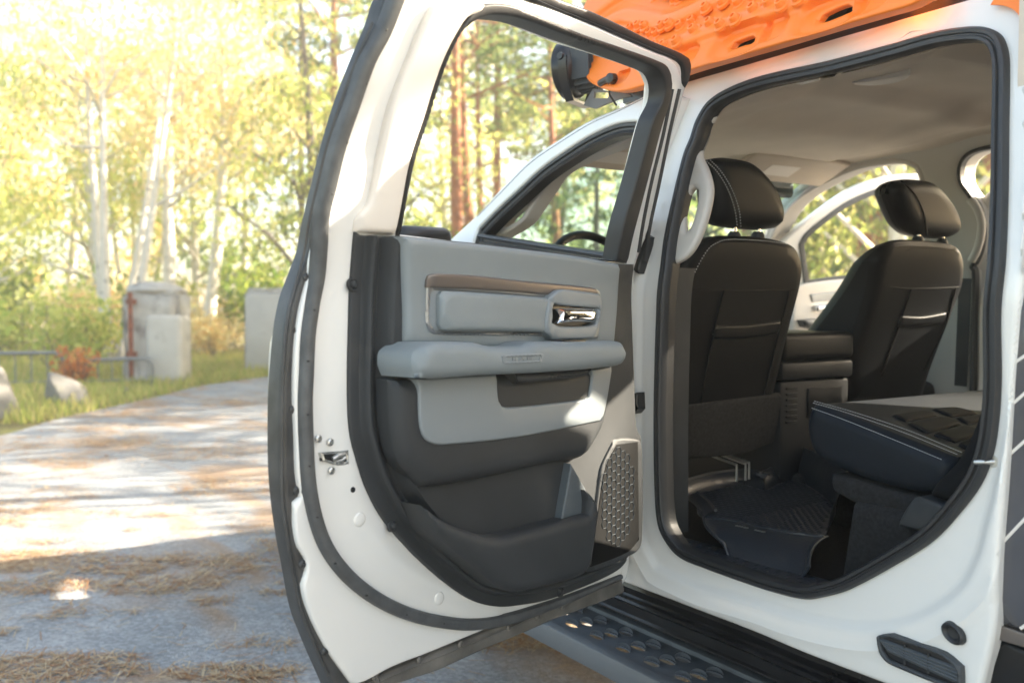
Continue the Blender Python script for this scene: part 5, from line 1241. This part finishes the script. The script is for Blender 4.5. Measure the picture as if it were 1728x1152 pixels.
proto('pine1', meshes_pine(7, 17), 'pine', 'pine'); proto('pine2', meshes_pine(8, 15), 'pine', 'pine')
proto('spruce1', meshes_spruce(9, 13), 'grey', 'pine')
proto('bushg', meshes_bush(10, 1.9, 2.2, 1300), 'grey', 'lime'); proto('bushy', meshes_bush(11, 1.6, 2.0, 1200), 'grey', 'gold'); proto('bushd', meshes_bush(12, 2.4, 2.4, 1300), 'grey', 'green')
proto('bushr', meshes_bush(13, 0.8, 1.0, 500, 0.05), 'grey', 'rust')
trng = random.Random(11)
def plant(name, key, px, dist, label, cat, group=None, s=1.0, rot=None, pos=None):
    p = ground(px, dist) if pos is None else Vector(pos); p.z = -0.02
    t = bpy.data.objects.new(name, None); COL.objects.link(t); t.location = p; t.empty_display_size = 0.3
    t.rotation_euler = (0, 0, trng.random() * 6.28 if rot is None else rot); t.scale = (s, s, s * trng.uniform(0.94, 1.08))
    for nm, me in zip(('trunk', 'crown') if 'bush' not in key else ('stem', 'foliage'), PROTO[key]):
        o = bpy.data.objects.new(nm, me); COL.objects.link(o); o.parent = t
    tag(t, label, cat, group); return t
# ---- trees one can tell apart
plant('birch_tree', 'birchc', 195, 21.5, 'clump of pale fanning birch stems left of the nearer concrete pillar', 'birch tree', s=1.0)
plant('birch_tree', 'birch1', 290, 24, 'golden birch rising behind the nearer concrete pillar', 'birch tree', s=1.0)
plant('birch_tree', 'birch2', 345, 27, 'golden birch with thin white trunk between the two concrete pillars', 'birch tree')
plant('aspen_tree', 'aspen1', 520, 25, 'yellow green leafy tree just left of the open door frame', 'tree', s=1.05)
plant('aspen_tree', 'aspen2', -70, 22, 'yellow green leafy tree at the left edge of the photo', 'tree', s=0.9)
plant('pine_tree', 'pine1', 775, 25, 'pine with orange trunk, leftmost of those seen through the door window', 'pine tree')
plant('pine_tree', 'pine2', 808, 29, 'stout pine with brown trunk at the middle of the door window', 'pine tree', s=1.15)
plant('pine_tree', 'pine1', 838, 34, 'thin pine just right of the stout one in the door window', 'pine tree', s=1.05)
plant('pine_tree', 'pine2', 950, 31, 'green pine behind the round spot lamp', 'pine tree', s=1.0)
plant('pine_tree', 'pine1', 1460, 19, 'sunlit pine trunk seen over the far open door', 'pine tree', s=1.0)
plant('shrub', 'bushg', 120, 17.6, 'yellow green shrub behind the grey metal railing', 'shrub', s=0.95)
plant('shrub', 'bushy', 365, 24, 'yellow shrub in the gap between the concrete pillars', 'shrub', s=0.9)
plant('shrub', 'bushr', 128, 15.6, 'small rusty red bush between the railing hoops and the boulder', 'shrub', s=0.9)
# ---- undergrowth and the wood behind
for i in range(26):
    k = ['bushg', 'bushy', 'bushd'][i % 3]; px = -200 + i * 82 + trng.uniform(-30, 30); d = trng.uniform(20, 30)
    if 225 < px < 330: d += 6
    if 380 < px < 560: d += 8
    plant('shrub', k, px, d, 'undergrowth shrub at the edge of the wood', 'shrub', 'shrubs along the edge of the wood', s=trng.uniform(0.8, 1.5))
for i in range(26):
    px = -420 + i * 84 + trng.uniform(-26, 26); d = trng.uniform(27, 42)
    if px < 450: k, nm = [('birch1', 'birch_tree'), ('birch2', 'birch_tree'), ('aspen2', 'aspen_tree'), ('birchc', 'birch_tree'), ('aspen2', 'aspen_tree')][i % 5]
    else: k, nm = [('pine1', 'pine_tree'), ('aspen1', 'aspen_tree'), ('birch2', 'birch_tree'), ('pine2', 'pine_tree'), ('leafy1', 'leafy_tree'), ('spruce1', 'spruce_tree')][i % 6]
    plant(nm, k, px, d, nm.replace('_', ' ') + ' standing within the sunlit autumn wood', 'tree', nm.split('_')[0] + ' trees of the wood', s=trng.uniform(0.9, 1.25))
for i in range(16):   # the wood on the far side of the truck
    px = 1180 + i * 55 + trng.uniform(-15, 15); d = trng.uniform(15, 24)
    k, nm = [('leafy1', 'leafy_tree'), ('pine2', 'pine_tree'), ('aspen2', 'aspen_tree'), ('spruce1', 'spruce_tree')][i % 4]
    plant(nm, k, px, d, nm.replace('_', ' ') + ' seen through the cab from the near side', 'tree', nm.split('_')[0] + ' trees beyond the truck', s=trng.uniform(0.8, 1.1))
# ---- far mass of the wood
r = np.random.default_rng(21); Qs = []
for i in range(95):
    an = r.uniform(-0.72, 0.80); d = r.uniform(44, 62); c = VH * d * math.cos(an) + RT * d * math.sin(an); h = r.uniform(2, 15)
    Qs.append((leaves((c.x, c.y, h), (2.4, 2.4, 2.2), 70, 0.42, r, 0.2, 0.1), i % 3))
for j, (nm, lf) in enumerate((('distant_wood', 'gold'), ('distant_wood', 'lime'), ('distant_wood', 'pine'))):
    o = quads(nm, np.concatenate([q for q, k in Qs if k == j]), LEAF[lf]); tag(o, ('golden', 'yellow green', 'dark green')[j] + ' far mass of leaves behind the separate trees', 'wood', kind='stuff')
# ---- grass along the verge
def grass(n, seed):
    r = np.random.default_rng(seed); P = []
    while len(P) < n:
        px = r.uniform(-80, 520); d = r.uniform(11, 26); p = ground(px, d)
        if inside(np.array([[p.x, p.y]]), ro)[0]: continue
        P.append((p.x, p.y))
    P = np.array(P); a = r.random(n) * 6.28; h = 0.06 + 0.16 * r.random(n); w_ = 0.012
    V = np.zeros((n, 4, 3)); c, s_ = np.cos(a) * w_, np.sin(a) * w_; lx, ly = r.normal(size=n) * 0.06, r.normal(size=n) * 0.06
    V[:, 0, 0] = P[:, 0] - c; V[:, 0, 1] = P[:, 1] - s_; V[:, 1, 0] = P[:, 0] + c; V[:, 1, 1] = P[:, 1] + s_
    V[:, 2, 0] = P[:, 0] + c*0.3 + lx; V[:, 2, 1] = P[:, 1] + s_*0.3 + ly; V[:, 3, 0] = P[:, 0] - c*0.3 + lx; V[:, 3, 1] = P[:, 1] - s_*0.3 + ly
    V[:, 2:, 2] = h[:, None]; V[:, :2, 2] = -0.02
    return V
tag(quads('verge_grass', grass(14000, 31), LEAF['grass']), 'dry yellow green grass along the edge of the driveway', 'grass', kind='stuff')
# ---- concrete gate pillars
conc = mat('weathered_concrete', (0.34, 0.32, 0.29), 0.9, bump=0.8, bscale=9, var=0.0, vscale=2.2, col2=(0.46, 0.44, 0.41), dirt=((0.14, 0.12, 0.11), 1.7, 0.55))
conc2 = mat('pale_concrete', (0.42, 0.40, 0.365), 0.9, bump=0.5, bscale=14, var=0.0, vscale=2, col2=(0.50, 0.48, 0.44), dirt=((0.25, 0.22, 0.2), 2.4, 0.60))
rustm = mat('rusty_iron', (0.20, 0.06, 0.03), 0.8, var=0.4, vscale=12)
galv = mat('galvanised_tube', (0.20, 0.21, 0.22), 0.5, metal=0.4)
def rockify(bm, amp, seed):
    r = np.random.default_rng(seed)
    P = np.array([v.co[:] for v in bm.verts]); k = r.normal(size=(7, 3)) * 2.2; ph = r.random(7) * 6.28
    n = sum(np.sin(P @ k[i] + ph[i]) / (1 + i * 0.4) for i in range(7))
    for v, q in zip(bm.verts, n): v.co += v.co.normalized() * float(q) * amp
def pillar(px0, px1, py_t, py_b, label):
    a = gp(px0, py_b); b = gp(px1, py_b); c = (a + b) / 2; d = c.dot(VH); wd = (b - a).length
    top = CAM.z + (515 - py_t) / F * d; t = empty('gate_pillar', (c.x, c.y, 0), label, 'gate pillar')
    Mx = Matrix.Translation((c.x, c.y, 0)) @ Matrix.Rotation(math.atan2(RT.y, RT.x) + 0.12, 4, 'Z')
    bm = bmesh.new(); bmesh.ops.create_cube(bm, size=1); bmesh.ops.bevel(bm, geom=bm.edges[:], offset=0.06, segments=2, affect='EDGES'); bmesh.ops.subdivide_edges(bm, edges=bm.edges[:], cuts=5, use_grid_fill=True)
    for v in bm.verts:
        k = 1.0 + 0.06 * (v.co.z + 0.5) * -0.5; v.co.x *= wd * k; v.co.y *= wd * 0.95 * k; v.co.z = (v.co.z + 0.5) * (top + 0.05) - 0.05
    r = np.random.default_rng(int(px0)); 
    for v in bm.verts: v.co += Vector(r.normal(size=3)) * 0.012
    s_ = MB().bm(bm, 0, Mx).build('shaft', conc, t, sharp=0)
    return t, Mx, wd, top
t, Mx, wd, top = pillar(222, 314, 490, 645, 'weathered concrete gate pillar with a rusty iron strap and a cap stone')
bm = bmesh.new(); bmesh.ops.create_uvsphere(bm, u_segments=14, v_segments=8, radius=1)
for v in bm.verts: v.co = Vector((v.co.x * wd * 0.52, v.co.y * wd * 0.50, max(v.co.z, -0.25) * 0.17))
rockify(bm, 0.02, 4); MB().bm(bm, 0, Matrix.Translation((0, 0, top)) @ Mx).build('cap_stone', conc, t)
MB().box((-0.10*wd, -wd*0.53, 0.02), (wd*0.53, wd*0.3, top*0.74), 0.10*wd, 4, M=Mx).build('pale_face', conc2, t)  # paler right side puts the sunlight on the shaft into its colour
ps = MB(); ps.box((-wd*0.36, -wd*0.60, 0.05), (-wd*0.28, -wd*0.565, top - 0.04), 0.006, 1, M=Mx)
for z in (0.5, top - 0.25): ps.box((-wd*0.40, -wd*0.575, z), (-wd*0.24, -wd*0.47, z + 0.09), 0.006, 1, M=Mx)
ps.build('iron_strap', rustm, t)
t2, Mx2, wd2, top2 = pillar(420, 500, 487, 624, 'plain pale concrete gate pillar partly hidden by the open door')
MB().box((-wd2*0.47, -wd2*0.51, 0.05), (wd2*0.49, -wd2*0.47, top2*0.93), 0.015, 2, M=Mx2).build('pale_face', conc2, t2)
# ---- railing hoops
def hoop(px0, px1, py_t, dist, label, n=4):
    a, b = ground(px0, dist), ground(px1, dist + 0.4); h = CAM.z + (515 - py_t) / F * dist
    t = empty('metal_railing', tuple((a + b) / 2), label, 'railing', 'metal railings by the gate')
    u = (b - a).normalized(); rr = 0.16; z = Vector((0, 0, 1)); pts = [a, a + z*(h - rr)]
    for q in np.linspace(0, math.pi/2, 6)[1:]: pts.append(a + u*rr*(1 - math.cos(q)) + z*(h - rr + rr*math.sin(q)))
    for q in np.linspace(0, math.pi/2, 6): pts.append(b - u*rr*(1 - math.sin(q)) + z*(h - rr + rr*math.cos(q)))
    pts.append(b); MB().tube(pts, 0.032, 10).build('frame', galv, t)
    L = (b - a).length
    for k in range(1, n + 1):
        c = a + u * L * k / (n + 1); MB().tube([c + z*0.12, c + z*(h - 0.02)], 0.012, 8).build('upright', galv, t)
    MB().tube([a + z*0.12 + u*0.02, b + z*0.12 - u*0.02], 0.016, 8).build('cross_bar', galv, t)
hoop(-60, 105, 597, 15.2, 'grey tube railing at the left edge behind the boulders', 5)
hoop(140, 256, 607, 15.6, 'grey tube railing running up to the nearer concrete pillar', 4)
# ---- boulders
rock = mat('lichen_granite', (0.13, 0.125, 0.12), 0.9, bump=0.9, bscale=14, vscale=3, col2=(0.22, 0.21, 0.19), dirt=((0.12, 0.12, 0.05), 4, 0.60))
def facet(bm, seed):
    r = np.random.default_rng(seed + 50); ns = r.normal(size=(11, 3)); ns /= np.linalg.norm(ns, axis=1, keepdims=True); h = 0.55 + 0.3 * r.random(11)
    for v in bm.verts:
        p = np.array(v.co[:])
        for n_, q in zip(ns, h):
            d = p.dot(n_)
            if d > q: p = p - n_ * (d - q) * 0.92
        v.co = Vector(p)
def boulder(px, py, wpx, hpx, label, seed):
    p = gp(px, py); d = p.dot(VH); w_ = wpx / F * d; h = hpx / F * d
    bm = bmesh.new(); bmesh.ops.create_icosphere(bm, subdivisions=4, radius=1); facet(bm, seed); rockify(bm, 0.045, seed)
    for v in bm.verts: v.co = Vector((v.co.x * w_ / 2, v.co.y * w_ / 2.3, (v.co.z * 0.75 + 0.32) * h))
    o = MB().bm(bm, 0, Matrix.Translation((p.x, p.y, -0.02)) @ Matrix.Rotation(math.atan2(RT.y, RT.x), 4, 'Z')).build('boulder', rock, sharp=0); tag(o, label, 'boulder')
boulder(108, 684, 86, 62, 'rounded grey boulder on the verge in front of the railing', 2)
boulder(2, 703, 62, 80, 'tall boulder cut off by the left edge of the photo', 5)
boulder(212, 664, 10, 12, 'small pale stone on the grass near the gate pillar', 8)

# ---- pines added out of view to block the sun, then driveway shade trees
sun_block_pine = plant('pine_tree', 'pine2', 0, 0, 'unseen pine added so its trunk shades the middle pillar of the truck', 'pine tree', s=1.5, pos=(4.74, 17.64, 0), rot=0.0)
sun_block_pine.scale = (2.4, 2.4, 1.47)  # trunk widened so it casts a broader band of shade
plant('pine_tree', 'pine2', 0, 0, 'unseen pine added behind the first to keep sun off the centre console', 'pine tree', s=1.7, pos=(5.66, 21.1, 0), rot=0.0)  # added trunk that keeps direct sun off the console
for pq, yy in ((-1.55, 18.6), (-1.15, 17.4)):
    plant('pine_tree', 'pine1', 0, 0, 'unseen high crowned pine added to keep the sun off the roof and door', 'pine tree', 'unseen pines added for shade', s=1.26, pos=((pq + 0.351 * yy) / 0.936, yy, 0))  # added crowns that block sun on the door top and roof edge
for i, (tx, ty, k, key, nm, sc_) in enumerate([(-9.5, 2.2, 12, 'aspen2', 'aspen_tree', 0.8), (-12.0, 2.0, 14, 'pine2', 'pine_tree', 0.8), (-14.5, 4.0, 13, 'birch2', 'birch_tree', 0.8), (-17.5, 5.0, 14, 'aspen1', 'aspen_tree', 0.8), (-8.0, -0.6, 15, 'pine1', 'pine_tree', 0.75), (-20, 8, 12, 'birch1', 'birch_tree', 0.9), (-7.3, 1.3, 13, 'aspen2', 'aspen_tree', 0.72), (-9.6, 0.2, 16, 'aspen1', 'aspen_tree', 0.8)]):
    plant(nm, key, 0, 0, nm.replace('_', ' ') + ' beyond the truck throwing dappled shade across the driveway', 'tree', nm.split('_')[0] + ' trees shading the driveway', s=sc_, pos=(tx + 0.375 * k, ty + k, 0))
# ---- thin haze volume added to wash out the distant trees
hz = bpy.data.materials.new('added_haze'); hz.use_nodes = True; hz.node_tree.nodes.clear(); ho_ = hz.node_tree.nodes.new('ShaderNodeOutputMaterial'); hv = hz.node_tree.nodes.new('ShaderNodeVolumePrincipled')
hv.inputs['Color'].default_value = (0.97, 0.94, 0.86, 1); hv.inputs['Density'].default_value = 0.0048; hv.inputs['Anisotropy'].default_value = 0.3
hz.node_tree.links.new(hv.outputs[0], ho_.inputs['Volume'])
hb = MB().box((-85, -45, -1.0), (45, 90, 21)).build('haze', hz); tag(hb, 'added veil of pale haze that washes out the wood', 'haze', kind='stuff')
